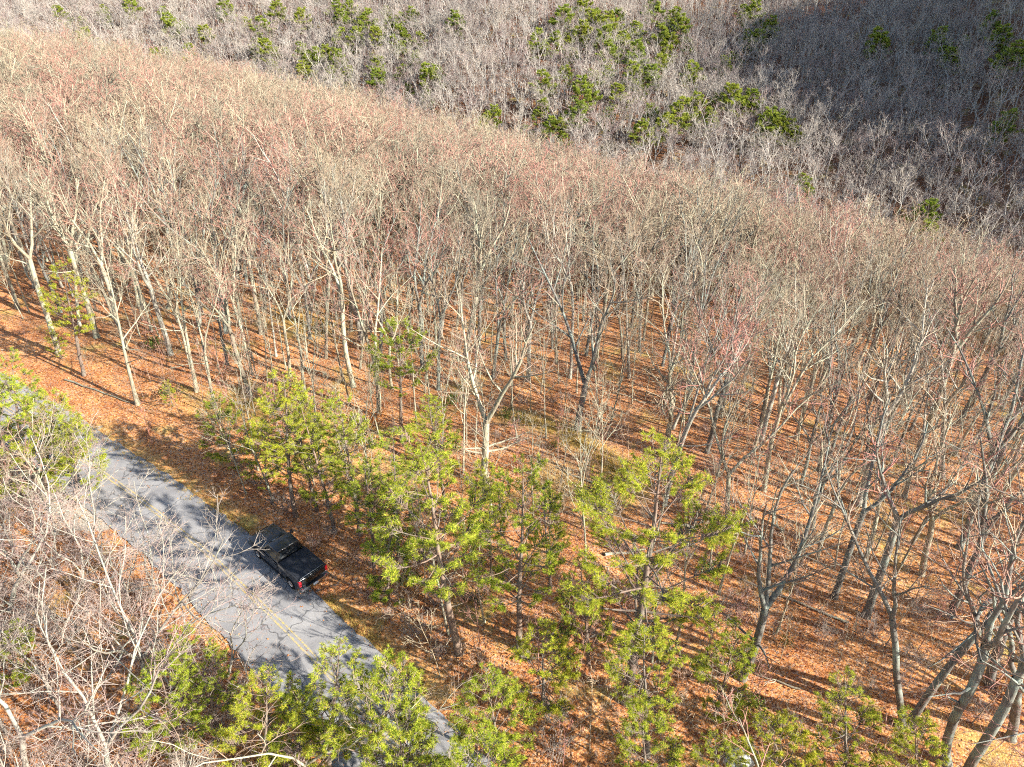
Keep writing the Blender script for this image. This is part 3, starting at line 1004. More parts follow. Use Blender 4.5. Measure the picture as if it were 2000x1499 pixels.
class Grid:
    def __init__(self, cell):
        self.c = cell; self.d = {}

    def ok(self, x, y, r):
        k = int(math.ceil(r / self.c)); i, j = int(x // self.c), int(y // self.c)
        for a in range(i - k, i + k + 1):
            for b in range(j - k, j + k + 1):
                for (u, v) in self.d.get((a, b), ()):
                    if (u - x) ** 2 + (v - y) ** 2 < r * r:
                        return False
        return True

    def add(self, x, y):
        self.d.setdefault((int(x // self.c), int(y // self.c)), []).append((x, y))


G = Grid(4.0)
for b in heroes:
    G.add(b.x, b.y)
for b in pines:
    G.add(b.x, b.y)
N_CAND = 95000
rr = np.sqrt(trg.uniform(18 ** 2, 430 ** 2, N_CAND)); th = trg.uniform(RAD(40), RAD(140), N_CAND)
# extra candidates close by, where single trees are large
rr = np.concatenate([rr, np.sqrt(trg.uniform(18 ** 2, 150 ** 2, 16000))]); th = np.concatenate([th, trg.uniform(RAD(22), RAD(140), 16000)])
cx = rr * np.cos(th); cy = rr * np.sin(th)
crd = road_dist(cx, cy)
cz = hgt(cx, cy, crd)
cs = (cx - ROAD_O[0]) * NX + (cy - ROAD_O[1]) * NY
woods = []
for i in range(len(cx)):
    x, y, z, rd = cx[i], cy[i], cz[i], crd[i]
    if y < 14:
        continue
    px, py, d = proj((x, y, z))
    tx, ty, _ = proj((x, y, z + 16))
    if ty < -60 and py < -20:
        continue
    if d < 1:
        continue
    margin = 900 if (y < 80 and x > 0) else 130  # wider on the right: unseen trees added there for their shadows
    if px < -130 and tx < -130 or (px > 2000 + margin and tx > 2000 + margin):
        continue
    if py > 1650:
        continue
    dist = math.hypot(x, y)
    onfar = cs[i] > 112 or dist > 230
    if not onfar:
        if rd < 5.5:
            continue                                   # the road and everything left of it: planted separately
        # the open, pine-grown shelf between the road and the first tall trees
        if px < 1260 and py > 800 - 0.06 * (px - 400):
            continue
        if px < 420 and py > 640 + 0.33 * px - 40:
            continue
        if 1260 <= px < 2100 and py > 960 and 40 > x:
            if py > 1120 or (py > 1000 and px < 1540):
                continue
    r_min = 2.45 if onfar else (2.6 if py < 640 else 3.2)
    if px > 2000 and tx > 2000:
        r_min = 5.5
    if not G.ok(x, y, r_min):
        continue
    G.add(x, y)
    inframe = -40 < px < 2040 and py > 0
    woods.append((x, y, z, px, py, d, onfar, inframe))

woods.sort(key=lambda w: w[5] + (0 if w[7] else 1e4))
NOBJ = 300
rgw = random.Random(9)


def woods_label(px, py):
    if py < 430:
        r = ('back rows', 'under the brow of the slope')
    elif py < 620:
        r = ('middle rows', 'in the thick of the stand')
    else:
        r = ('front rows', 'facing the road')
    if px < 450:
        c = 'at the left'
    elif px < 900:
        c = 'left of the middle'
    elif px < 1350:
        c = 'right of the middle'
    elif px < 1700:
        c = 'behind the leaning forked tree'
    else:
        c = 'at the right edge'
    return f'bare tree in the {r[0]} of the sunlit stand {c}', f'bare trees, {r[0]} {c}'


LANDMARKS = [('the dark round topped pine', (785, 862)), ('the pale forked middle tree', (945, 950)), ('the dark double stemmed tree', (1128, 838)),
             ('the wavy trunked tree', (1300, 885)), ('the leaning forked tree', (1449, 1324)), ('the burl footed dark trunk', (1629, 1168)),
             ('the flared edge tree', (1855, 1200)), ('the pale leaning roadside tree', (270, 794)), ('the long clean trunk', (690, 755)),
             ('the white barked edge tree', (115, 690)), ('the thin bent tree', (595, 775)), ('the tall upper left tree', (245, 680)),
             ('the thick lichen grey tree', (1850, 1490)), ('the straight pale bank tree', (385, 768)), ('the big dark limbed edge tree', (1935, 1335)),
             ('the fan crowned dark tree', (1585, 1030)), ('the wide crowned grey tree', (1800, 1120)), ('the spreading tree by the largest pine', (1420, 1010))]
LMP = [(n, at(*p)) for n, p in LANDMARKS]
ORD = ['nearest', 'second nearest', 'third nearest', 'fourth nearest', 'fifth nearest', 'sixth nearest', 'seventh nearest', 'eighth nearest', 'ninth nearest', 'tenth nearest', 'eleventh nearest', 'twelfth nearest']
near_lab = {}
_by = {}
for i, w in enumerate(woods[:NOBJ]):
    dd = [((w[0] - p.x) ** 2 + (w[1] - p.y) ** 2, k) for k, (n_, p) in enumerate(LMP)]
    dm, k = min(dd)
    qx, qy, _d = proj(LMP[k][1])
    side = ('left of' if w[3] < qx - 45 else 'right of' if w[3] > qx + 45 else 'straight behind' if w[4] < qy else 'in front of')
    _by.setdefault((k, side), []).append((dm, i))
for (k, side), lst in _by.items():
    for j, (dm, i) in enumerate(sorted(lst)):
        if j < len(ORD):
            near_lab[i] = f'bare tree {side} {LMP[k][0]}, {ORD[j]} there'

rest = []
for i, w in enumerate(woods):
    x, y, z, px, py, d, onfar, inframe = w
    s = rgw.uniform(0.78, 1.24) if not onfar else rgw.uniform(0.5, 0.95)
    if i < NOBJ:
        pr = COMMON[rgw.randrange(len(COMMON))]
        tilt = Vector((rgw.gauss(0.03, 0.07), rgw.gauss(0.02, 0.07), 1))
        o = plant(pr, 'bare_tree', (x, y, z), rgw.random() * 6.28, s * 16 / pr['H'] * 0.98, tilt)
        lab, g = woods_label(px, py)
        lab = near_lab.get(i, lab)
        tag(o, lab, 'tree', g)
    else:
        rest.append((x, y, z - 0.1, rgw.random() * 6.28, rgw.gauss(0, 0.05), rgw.gauss(0, 0.05), s * (0.92 if onfar else 1.0), rgw.randrange(FK), onfar))
print('woods', len(woods), 'rest', len(rest))

for _k in range(420):  # unseen trees added on the shading spur to roughen its shadow edge
    x = rgw.uniform(165, 275); y = rgw.uniform(70, 240)
    if G.ok(x, y, 4.0) and x / y > 0.95:
        G.add(x, y)
        rest.append((x, y, hz(x, y) - 0.1, rgw.random() * 6.28, 0, 0, rgw.uniform(0.7, 1.1), rgw.randrange(FK), True))
for _k in range(260):  # low trees added below the view to cast shadows on the road
    x = rgw.uniform(-2, 34); y = rgw.uniform(4, 22)
    z = hz(x, y); sc = rgw.uniform(0.42, 0.75)
    if proj((x, y, z + 15.5 * sc))[1] < 1520 or float(road_dist(np.array([x]), np.array([y]))[0]) < 4.5 or not G.ok(x, y, 2.6):
        continue
    G.add(x, y)
    rest.append((x, y, z - 0.1, rgw.random() * 6.28, 0, 0, sc, rgw.randrange(FK), False))


def pattr(me, name, typ, arr, key='value'):
    a = me.attributes.new(name, typ, 'POINT')
    a.data.foreach_set(key, np.ascontiguousarray(arr).ravel())


def woods_mass(name, label, rows, mats):
    R = np.array(rows)
    nP = sum(len(v) for v in far_V)
    fm = mesh_arr(name, np.concatenate(far_V + [R[:, :3]]), np.concatenate(far_Q), None, mats, True, np.concatenate(far_mi))
    pattr(fm, 'proto', 'INT', np.concatenate(far_pid + [np.full(len(R), -1)]).astype(np.int32))
    pattr(fm, 'pick', 'INT', np.concatenate([np.zeros(nP), R[:, 7]]).astype(np.int32))
    pattr(fm, 'turn', 'FLOAT_VECTOR', np.concatenate([np.zeros((nP, 3)), np.stack([R[:, 4], R[:, 5], R[:, 3]], 1)]).astype(np.float32), 'vector')
    pattr(fm, 'size', 'FLOAT', np.concatenate([np.ones(nP), R[:, 6]]).astype(np.float32))
    fo = tag(link(name, fm), label, 'woods', kind='stuff')
    fo.modifiers.new('scatter', 'NODES').node_group = scatter_nodes(FK)


def scatter_nodes(K):
    ng = bpy.data.node_groups.new('scatter_woods', 'GeometryNodeTree')
    ng.interface.new_socket('Geometry', in_out='INPUT', socket_type='NodeSocketGeometry')
    ng.interface.new_socket('Geometry', in_out='OUTPUT', socket_type='NodeSocketGeometry')
    N = ng.nodes; L = ng.links
    gi = N.new('NodeGroupInput'); go = N.new('NodeGroupOutput')

    def named(n, t):
        a = N.new('GeometryNodeInputNamedAttribute'); a.data_type = t; a.inputs[0].default_value = n
        return a.outputs[0]

    def sep(k):
        c = N.new('FunctionNodeCompare'); c.data_type = 'INT'; c.operation = 'EQUAL'
        L.new(named('proto', 'INT'), c.inputs[2]); c.inputs[3].default_value = k
        s = N.new('GeometryNodeSeparateGeometry'); s.domain = 'POINT'
        L.new(gi.outputs[0], s.inputs[0]); L.new(c.outputs[0], s.inputs[1])
        return s.outputs[0]
    j = N.new('GeometryNodeJoinGeometry')
    for k in range(K):
        g = N.new('GeometryNodeGeometryToInstance')
        L.new(sep(k), g.inputs[0]); L.new(g.outputs[0], j.inputs[0])
    ip = N.new('GeometryNodeInstanceOnPoints')
    L.new(sep(-1), ip.inputs['Points']); L.new(j.outputs[0], ip.inputs['Instance'])
    ip.inputs['Pick Instance'].default_value = True
    L.new(named('pick', 'INT'), ip.inputs['Instance Index'])
    e = N.new('FunctionNodeEulerToRotation'); L.new(named('turn', 'FLOAT_VECTOR'), e.inputs[0]); L.new(e.outputs[0], ip.inputs['Rotation'])
    cv = N.new('ShaderNodeCombineXYZ')
    sz = named('size', 'FLOAT')
    for q in range(3):
        L.new(sz, cv.inputs[q])
    L.new(cv.outputs[0], ip.inputs['Scale'])
    L.new(ip.outputs[0], go.inputs[0])
    return ng


woods_mass('distant_woods', 'mass of bare grey trees covering the far hillside across the valley and unseen shade spur', [r[:8] for r in rest if r[8]], [M_FBARK, M_FTWIG])
woods_mass('brow_and_shade_woods', 'mass of bare tan trees along the back of the near slope and unseen shade trees', [r[:8] for r in rest if not r[8]], [M_BARK, M_TWIG])

# ------------------------------------------------------------------ trees left of the road
lrg = random.Random(21)
cnt = 0
tries = 0
while cnt < 46 and tries < 4000:
    tries += 1
    px = lrg.uniform(-120, 700); py = lrg.uniform(960, 1650)
    b = at(px, py)
    rd = float(road_dist(np.array([b.x]), np.array([b.y]))[0])
    if rd > -4.6 or rd < -22 or not G.ok(b.x, b.y, 2.4):
        continue
    if px > 420 and lrg.random() < 0.6:
        continue
    G.add(b.x, b.y)
    pr = LEFTT[cnt % 3]
    s = lrg.uniform(0.5, 0.85)
    o = plant(pr, 'bare_tree', b, lrg.random() * 6.28, s, Vector((lrg.gauss(0, 0.08), lrg.gauss(0, 0.08), 1)))
    if px < 300:
        tag(o, 'low rosy twigged bare tree in the brushy corner left of the road', 'tree', 'small bare trees in the corner left of the road')
    else:
        tag(o, 'low bare tree among the yellow green pines left of the road', 'tree', 'small bare trees by the pines left of the road')
    cnt += 1

# ------------------------------------------------------------------ saplings
SAP = []
for i in range(5):
    b = grow(400 + i, H=5.5, r0=0.035, clear=0.35, leads=1, nlimb=9, detail=(3, 2), twig_r=0.007, spread=0.85, crook=0.12, segs=(7, 3, 2, 2, 1), flare=1.1)
    V, Q = tubes([(x[0], x[1], x[2]) for x in b], lambda l: (5, 3, 3, 3, 3)[min(l, 4)])
    SAP.append(mesh_arr('sapling', V, Q, None, [M_TWIG], True))
srg = random.Random(31)
n = 0
tries = 0
GS = Grid(2.0)
while n < 270 and tries < 20000:
    tries += 1
    px = srg.uniform(30, 2000); py = srg.uniform(560, 1560)
    b = at(px, py)
    rd = float(road_dist(np.array([b.x]), np.array([b.y]))[0])
    if rd < 4.2 or b.y > 110:
        continue
    if not GS.ok(b.x, b.y, 1.5):
        continue
    GS.add(b.x, b.y)
    o = link('sapling', SAP[n % 5])
    o.location = b
    o.rotation_euler = (srg.gauss(0, 0.07), srg.gauss(0, 0.07), srg.random() * 6.28)
    s = srg.uniform(0.5, 1.25)
    o.scale = (s, s, s)
    if px < 520:
        lab, g = 'thin bare sapling on the leafy bank at the left, above the road', 'saplings on the upper left bank'
    elif py > 1080 and px < 1300:
        lab, g = 'thin bare sapling among the pines between road and largest pine', 'saplings among the middle pines'
    elif px < 1300:
        lab, g = 'thin bare sapling on the leaf litter behind the pine belt', 'saplings behind the pine belt'
    elif py > 1080:
        lab, g = 'thin bare sapling on the orange slope at the lower right', 'saplings on the lower right slope'
    else:
        lab, g = 'thin bare sapling under the tall trees at the right', 'saplings under the right hand trees'
    colm = ('far left' if px < 250 else 'left' if px < 500 else 'left of centre' if px < 750 else 'centre left' if px < 1000 else 'centre right' if px < 1250 else 'right of centre' if px < 1500 else 'right' if px < 1750 else 'far right')
    tag(o, f'{lab}, {colm}', 'sapling', f'{g}, {colm}')
    n += 1

YT = [tree_proto(420 + i, H=10, r0=0.075, clear=0.4, leads=1, nlimb=10, detail=(4, 3), twig_r=0.006, spread=0.85, crook=0.14, segs=(8, 4, 3, 2, 1), flare=1.15) for i in range(4)]
n = 0
tries = 0
while n < 240 and tries < 20000:
    tries += 1
    px = srg.uniform(0, 2020); py = srg.uniform(500, 1320)
    if py > 860 and (px < 450 or srg.random() < (0.25 if 560 < px < 1180 else 0.5)):
        continue
    if px < 420 and py > 640 + 0.33 * px - 20:
        continue
    b = at(px, py)
    rd = float(road_dist(np.array([b.x]), np.array([b.y]))[0])
    if rd < 5 or b.y > 130 or not GS.ok(b.x, b.y, 1.6) or not G.ok(b.x, b.y, 1.2):
        continue
    GS.add(b.x, b.y)
    o = plant(YT[n % 4], 'young_tree', b, srg.random() * 6.28, srg.uniform(0.7, 1.25), Vector((srg.gauss(0, 0.05), srg.gauss(0, 0.05), 1)))
    row = 'low on the slope' if py > 760 else 'halfway up the stand' if py > 620 else 'deep in the stand'
    colm = ('far left' if px < 250 else 'left' if px < 500 else 'left of centre' if px < 750 else 'centre left' if px < 1000 else 'centre right' if px < 1250 else 'right of centre' if px < 1500 else 'right' if px < 1750 else 'far right')
    tag(o, f'slender young bare tree {row}, {colm}', 'tree', f'young trees {row}, {colm}')
    n += 1

# ------------------------------------------------------------------ brush and shrubs
def brush_mesh(seed, H=1.8, stems=16, mat=None):
    rg = random.Random(seed)
    brs = []
    for _ in range(stems):
        az = rg.random() * 6.28
        p = Vector((rg.gauss(0, 0.35), rg.gauss(0, 0.35), -0.1))
        d = Vector((math.cos(az) * 0.5, math.sin(az) * 0.5, 1)).normalized()
        pts, rad = [p.copy()], [0.016]
        L = H * rg.uniform(0.6, 1.1)
        for i in range(4):
            d = (d + rvec(rg) * 0.2).normalized(); p = p + d * L / 4
            pts.append(p.copy()); rad.append(0.016 - 0.0028 * (i + 1))
        brs.append((pts, rad, 3))
        for k in range(7):
            t = rg.uniform(0.25, 1) * 4; i = min(int(t), 3)
            q = pts[i].lerp(pts[i + 1], t - i)
            e = q + (d + rvec(rg) * 0.9 + Vector((0, 0, 0.3))).normalized() * L * rg.uniform(0.18, 0.4)
            brs.append(([q, e], [0.009, 0.006], 4))
            for _k in range(2):
                w = q.lerp(e, rg.uniform(0.4, 0.9))
                brs.append(([w, w + ((e - q).normalized() + rvec(rg) * 0.8).normalized() * L * 0.13], [0.007, 0.005], 4))
    V, Q = tubes(brs, lambda l: 3)
    return mesh_arr('brush', V, Q, None, [mat or M_PTWIG], True)


BR = [brush_mesh(500 + i) for i in range(4)]
n = 0; tries = 0
GB = Grid(2.0)
while n < 225 and tries < 9000:
    tries += 1
    left = srg.random() < 0.58
    px, py = (srg.uniform(-60, 620), srg.uniform(930, 1620)) if left else (srg.uniform(400, 1950), srg.uniform(700, 1500))
    b = at(px, py)
    rd = float(road_dist(np.array([b.x]), np.array([b.y]))[0])
    if abs(rd) < 4.3 or (left and rd > 0) or not GB.ok(b.x, b.y, 1.0):
        continue
    GB.add(b.x, b.y)
    o = link('shrub', BR[n % 4])
    o.location = b; o.rotation_euler = (0, 0, srg.random() * 6.28)
    s = srg.uniform(0.7, 1.4) * (1.0 if left else 0.7)
    o.scale = (s, s, s * srg.uniform(0.8, 1.1))
    if left:
        pl = ('beside the gravel verge' if py < 1080 else 'under the broad pale tree' if py < 1340 and px > 150 else 'at the left edge' if px < 150 else 'at the bottom edge' if px < 350 else 'under the yellow green pines')
        tag(o, f'leafless rosy brush left of the road, {pl}', 'shrub', f'brush left of the road, {pl}')
    else:
        pl = ('on the left bank' if px < 600 else 'among the middle pines' if px < 1200 and py > 950 else 'behind the pine belt' if px < 1300 else 'at the lower right' if py > 1150 else 'under the right hand trees')
        tag(o, f'low leafless brush on the leaf litter {pl}', 'shrub', f'brush {pl}')
    n += 1


def leafy_mesh(seed, R=0.8, n=260, ln=0.13, mat=None):
    rg = random.Random(seed)
    V, Q = [], []
    lobes = [(Vector((rg.gauss(0, R * 0.45), rg.gauss(0, R * 0.45), R * rg.uniform(0.35, 0.8))), R * rg.uniform(0.35, 0.55)) for _ in range(6)]
    for i in range(n):
        c, r = lobes[rg.randrange(6)]
        p = c + rvec(rg) * r * rg.uniform(0.6, 1.05)
        d = (rvec(rg) + Vector((0, 0, 0.5))).normalized(); s = d.orthogonal().normalized() * ln * 0.3
        k = len(V)
        V += [p - s * 0.2, p + d * ln * 0.5 + s, p + d * ln, p + d * ln * 0.5 - s]
        Q.append((k, k + 1, k + 2, k + 3))
    return mesh_arr('foliage', np.array([tuple(v) for v in V]), np.array(Q), None, [mat or M_LAUREL])


LAU = [leafy_mesh(520 + i) for i in range(3)]
STEMS = brush_mesh(530, H=0.9, stems=6, mat=M_PBARK)
for i, (px, py, s, where) in enumerate([
        (300, 680, 1.5, 'on the left bank among thin trunks'), (330, 780, 1.2, 'by the roadside below the pale trees'), (470, 700, 1.1, 'above the roadside thicket'),
        (880, 790, 1.6, 'left of the pale forked tree'), (990, 820, 1.3, 'right of the pale forked tree'), (1090, 880, 1.0, 'beside the yellow grass track'),
        (1180, 960, 1.2, 'at the lower end of the yellow track'), (700, 870, 1.4, 'inside the roadside thicket'), (820, 1150, 1.3, 'beside the long stemmed pine'),
        (930, 1180, 1.2, 'between two thin pines below the middle'), (1240, 1170, 1.5, 'left under the largest pine'), (1390, 1130, 1.3, 'right under the largest pine'),
        (1530, 1260, 0.9, 'right of the leaning forked tree'), (1090, 1250, 1.3, 'on the slope left of the largest pine trunk'), (1480, 1395, 1.2, 'below the leaning forked tree'),
        (760, 960, 1.4, 'at the right end of the thicket'), (620, 640, 1.3, 'on the grassy patch far up'), (430, 830, 1.2, 'at the upper end of the shaded verge')]):
    b = at(px, py)
    r = root('evergreen_shrub', b, i * 1.9, s * 0.9)
    link('foliage', LAU[i % 3], r); link('stems', STEMS, r)
    tag(r, f'low dark evergreen shrub {where}', 'shrub')

DEAD = [leafy_mesh(540 + i, R=0.9, n=240, ln=0.2, mat=M_DEADLEAF) for i in range(2)]
for i, (px, py, s, where) in enumerate([(735, 828, 1.1, 'at the foot of the twin trunked tree'), (1975, 1345, 1.5, 'at the right edge of the slope'),
                                        (1400, 950, 0.7, 'behind the top of the largest pine'), (115, 1330, 1.0, 'in the brush left of the road')]):
    b = at(px, py)
    r = root('oak_sapling', b, i * 2.1, s)
    link('foliage', DEAD[i % 2], r); link('stems', STEMS, r)
    tag(r, f'young oak still holding russet leaves {where}', 'sapling')


# ------------------------------------------------------------------ fallen wood, boulder
def log_obj(label, a, b, r, seed, forks=2, cat='log', name='fallen_log'):
    rg = random.Random(seed)
    A, B = at(*a), at(*b)
    L = (B - A).length
    pts, rad = [], []
    for i in range(8):
        t = i / 7
        p = A.lerp(B, t); p.z = hz(p.x, p.y) + r * 0.8 + rg.uniform(0, 0.06)
        p += Vector((rg.gauss(0, 0.05), rg.gauss(0, 0.05), 0))
        pts.append(p - A); rad.append(r * (1 - 0.55 * t) * rg.uniform(0.92, 1.05))
    o = root(name, A)
    link('stem', part_mesh('stem', [(pts, rad, 1, 0)], M_BARK), o)
    for k in range(forks):
        i = rg.randrange(3, 6)
        d = (pts[i + 1] - pts[i]).normalized()
        e = side_dir(d, RAD(rg.uniform(35, 60)), rg.random() * 6.28); e.z = abs(e.z) * 0.5
        bb = [pts[i] + e * L * 0.35 * t + Vector((rg.gauss(0, 0.05), rg.gauss(0, 0.05), 0.1 * t)) for t in (0, 0.35, 0.7, 1)]
        link('branch', part_mesh('branch', [(bb, [r * 0.5, r * 0.4, r * 0.28, r * 0.15], 2, 0)], M_BARK), o)
    tag(o, label, cat)


log_obj('fallen pale limb with forked end on the litter above the largest pine', (1190, 960), (1085, 918), 0.09, 1, 3)
log_obj('long fallen log lying below the burl footed trunk', (1655, 1222), (1440, 1128), 0.085, 2, 1)
log_obj('fallen log half hidden under the largest pine', (1360, 1035), (1290, 1022), 0.14, 3, 0)
log_obj('short fallen log beside the thin loose pine', (1180, 1085), (1260, 1072), 0.13, 4, 1)
log_obj('fallen dead stem on the upper left road bank', (130, 745), (265, 795), 0.09, 5, 1)
log_obj('fallen bleached limb on the lower right slope', (1560, 1350), (1460, 1310), 0.06, 6, 3)
log_obj('fallen stem on the bank above the roadside thicket', (590, 720), (640, 735), 0.10, 7, 2)

rgk = np.random.default_rng(8)
rv, rq = [], []
nu, nv = 14, 9
for j in range(nv):
    for i in range(nu):
        a = 2 * math.pi * i / nu; e = math.pi * (j / (nv - 1) - 0.5)
        d = np.array([math.cos(a) * math.cos(e), math.sin(a) * math.cos(e), math.sin(e)])
        k = 1 + 0.16 * float(vnoise(d[0] * 2.3 + 5, d[1] * 2.3 + d[2] * 3, 4)) + 0.08 * float(vnoise(d[0] * 6, d[1] * 6 + d[2] * 5, 9))
        rv.append(d * k * np.array([0.75, 0.6, 0.42]))
for j in range(nv - 1):
    for i in range(nu):
        rq.append((j * nu + i, j * nu + (i + 1) % nu, (j + 1) * nu + (i + 1) % nu, (j + 1) * nu + i))
bo = link('boulder', mesh_arr('boulder', rv, rq, None, [M_ROCK]))
bo.location = at(1440, 1488) + Vector((0, 0, 0.22))
tag(bo, 'pale grey boulder at the bottom edge, right of the middle', 'boulder')

# ------------------------------------------------------------------ leaves and grass
lg = np.random.default_rng(12)


def leaf_field(n, xs, ys, filt, size):
    out = []
    x = lg.uniform(*xs, n); y = lg.uniform(*ys, n)
    rd = road_dist(x, y)
    k = filt(x, y, rd)
    x, y, rd = x[k], y[k], rd[k]
    z = hgt(x, y, rd)
    onr = np.abs(rd) < ROAD_HALF
    z = np.where(onr, base_h(x, y) + 0.034, z) + lg.uniform(0.005, 0.05, len(x)) * np.where(onr, 0.25, 1)
    return np.stack([x, y, z], 1)


A1 = leaf_field(70000, (-50, 40), (14, 66), lambda x, y, r: (np.abs(r) > 2.9) & (np.abs(x) < y * 0.95 + 4), 0.1)
A2 = leaf_field(90000, (-50, 4), (14, 62), lambda x, y, r: (np.abs(np.abs(r) - 3.2) < lg.exponential(0.35, len(x))) & (np.abs(x) < y * 1.0), 0.1)
A3 = leaf_field(2500, (-50, 4), (14, 62), lambda x, y, r: (np.abs(r) < 2.9), 0.1)
LP = np.concatenate([A1, A2, A3])
nL = len(LP)
az = lg.uniform(0, 6.283, nL); tl = lg.normal(0, 0.45, (nL, 2)); sz = lg.uniform(0.04, 0.085, nL)
dx = np.stack([np.cos(az), np.sin(az), tl[:, 0]], 1) * sz[:, None]
dy = np.stack([-np.sin(az), np.cos(az), tl[:, 1]], 1) * sz[:, None] * 0.6
LV = np.stack([LP - dx, LP + dy - dx * 0.1, LP + dx, LP - dy - dx * 0.1], 1).reshape(-1, 3)
tag(link('fallen_leaves', mesh_arr('fallen_leaves', LV, np.arange(nL * 4).reshape(-1, 4), None, [M_LEAF])), 'loose orange brown leaves lying on the litter and road edges', 'leaves', kind='stuff')

gi = []
for (pts, wd, cn) in (([(1000, 812), (1090, 835), (1140, 870), (1190, 905), (1230, 960)], 1.3, 2600), ([(560, 620), (620, 640)], 3.0, 900), ([(420, 790), (500, 800)], 2.2, 800),
                      ([(480, 1035), (300, 920), (160, 830)], 0.5, 700), ([(640, 1170), (735, 1255), (830, 1340)], 0.4, 500)):
    w = catmull(np.array([at(*p)[:2] for p in pts]), 12)
    k = lg.integers(0, len(w), cn)
    gi.append(w[k] + lg.normal(0, wd * 0.5, (cn, 2)))
gi = np.concatenate(gi)
gz = hgt(gi[:, 0], gi[:, 1])
nG = len(gi) * 5
P = np.repeat(np.concatenate([gi, gz[:, None] - 0.02], 1), 5, 0) + np.concatenate([lg.normal(0, 0.06, (nG, 2)), np.zeros((nG, 1))], 1)
d = np.concatenate([lg.normal(0, 0.5, (nG, 2)), np.ones((nG, 1))], 1); d /= np.linalg.norm(d, axis=1)[:, None]
ln = lg.uniform(0.12, 0.38, nG)[:, None]
a = lg.uniform(0, 6.28, nG); sd = np.stack([np.cos(a), np.sin(a), np.zeros(nG)], 1) * 0.014
GV = np.stack([P - sd, P + sd, P + d * ln], 1).reshape(-1, 3)
tag(link('dry_grass', mesh_arr('dry_grass', GV, None, np.arange(nG * 3).reshape(-1, 3), [M_GRASS])), 'straw yellow dry grass on the old track and verges', 'grass', kind='stuff')

# ------------------------------------------------------------------ pickup
def mat_paint():
    N = Nodes('black_car_paint')
    N.b.inputs['Specular IOR Level'].default_value = 0.5
    N.b.inputs['Coat Weight'].default_value = 0.8
    N.b.inputs['Coat Roughness'].default_value = 0.05
    co = N.n('ShaderNodeTexCoord').outputs['Object']
    return N.done(N.ramp(N.noise(3, 4, co), [(0.3, (0.006, 0.007, 0.008)), (0.75, (0.014, 0.014, 0.015))]), 0.25)


M_PAINT = mat_paint()
M_GLASS = simple('dark_car_glass', (0.012, 0.016, 0.02), 0.05, 0.6)
M_VINYL = simple('black_vinyl', (0.022, 0.024, 0.03), 0.55, 0.3)
M_RUBBER = simple('tyre_rubber', (0.02, 0.02, 0.02), 0.9, 0.1)
M_CHROME = simple('bright_metal', (0.55, 0.56, 0.58), 0.2, 0.5, 1.0)
M_RED = simple('red_lamp_lens', (0.42, 0.012, 0.02), 0.15, 0.5, 0, 0.5)
M_CLEAR = simple('pale_lamp_lens', (0.5, 0.5, 0.5), 0.1, 0.5, 0, 0.5)
M_PLATE = simple('plate_paint', (0.62, 0.66, 0.72), 0.4, 0.3)


def bevelled(name, V, F, mat, parent, bev=0.03, seg=2, loc=None):
    import bmesh
    bm = bmesh.new()
    vs = [bm.verts.new(v) for v in V]
    for f in F:
        bm.faces.new([vs[i] for i in f])
    bmesh.ops.recalc_face_normals(bm, faces=bm.faces[:])
    if bev:
        ed = [e for e in bm.edges if len(e.link_faces) == 2 and e.calc_face_angle(0) > 0.35]
        bmesh.ops.bevel(bm, geom=ed, offset=bev, segments=seg, affect='EDGES', profile=0.6, clamp_overlap=True)
    me = bpy.data.meshes.new(name)
    bm.to_mesh(me); bm.free()
    me.materials.append(mat)
    for p in me.polygons:
        p.use_smooth = True
    me.set_sharp_from_angle(angle=RAD(40))
    return link(name, me, parent, loc)


def prism(poly, y0, y1, taper=0.0):
    """side outline (x, z) extruded across the car"""
    n = len(poly)
    V = [(x, y0, z) for x, z in poly] + [(x, y1, z) for x, z in poly]
    F = [tuple(range(n)), tuple(range(2 * n - 1, n - 1, -1))] + [(i, (i + 1) % n, n + (i + 1) % n, n + i) for i in range(n)]
    return V, F


def slab(x0, x1, y0, y1, z0, z1):
    V = [(x, y, z) for z in (z0, z1) for y in (y0, y1) for x in (x0, x1)]
    return V, [(0, 1, 3, 2), (4, 6, 7, 5), (0, 4, 5, 1), (2, 3, 7, 6), (0, 2, 6, 4), (1, 5, 7, 3)]


def arc(cx, cz, r, n=9):
    return [(cx + r * math.cos(math.pi * k / (n - 1)), cz + r * math.sin(math.pi * k / (n - 1))) for k in range(n)]


rl, fl = at(578, 1152), at(488, 1064)
hd = (fl - rl); hd.z = 0; hd.normalize()
_i = int(np.argmin(((RC - np.array([(rl.x + fl.x) / 2, (rl.y + fl.y) / 2])) ** 2).sum(1)))
rdv = Vector((RT[_i][0], RT[_i][1], 0))
if rdv.dot(hd) < 0:
    rdv = -rdv
hd = rdv
right = Vector((hd.y, -hd.x, 0))
cen2 = Vector((RC[_i][0], RC[_i][1], 0))
mid = (rl + fl) / 2
cen = cen2 + hd * (mid - cen2).dot(hd) + right * 3.05 - hd * 0.7
zf = float(base_h(*(cen + hd * 1.8)[:2])); zr = float(base_h(*(cen - hd * 1.8)[:2]))
T = root('pickup_truck', (cen.x, cen.y, (zf + zr) / 2 + 0.031))
fw = Vector((hd.x, hd.y, (zf - zr) / 3.6)).normalized()
lf = Vector((-hd.y, hd.x, 0)).normalized()
T.scale = (1.05, 1.05, 1.05)
T.rotation_quaternion = Matrix((fw, lf, fw.cross(lf))).transposed().to_quaternion()
tag(T, 'black crew cab pickup with flat bed cover on the right lane', 'pickup')

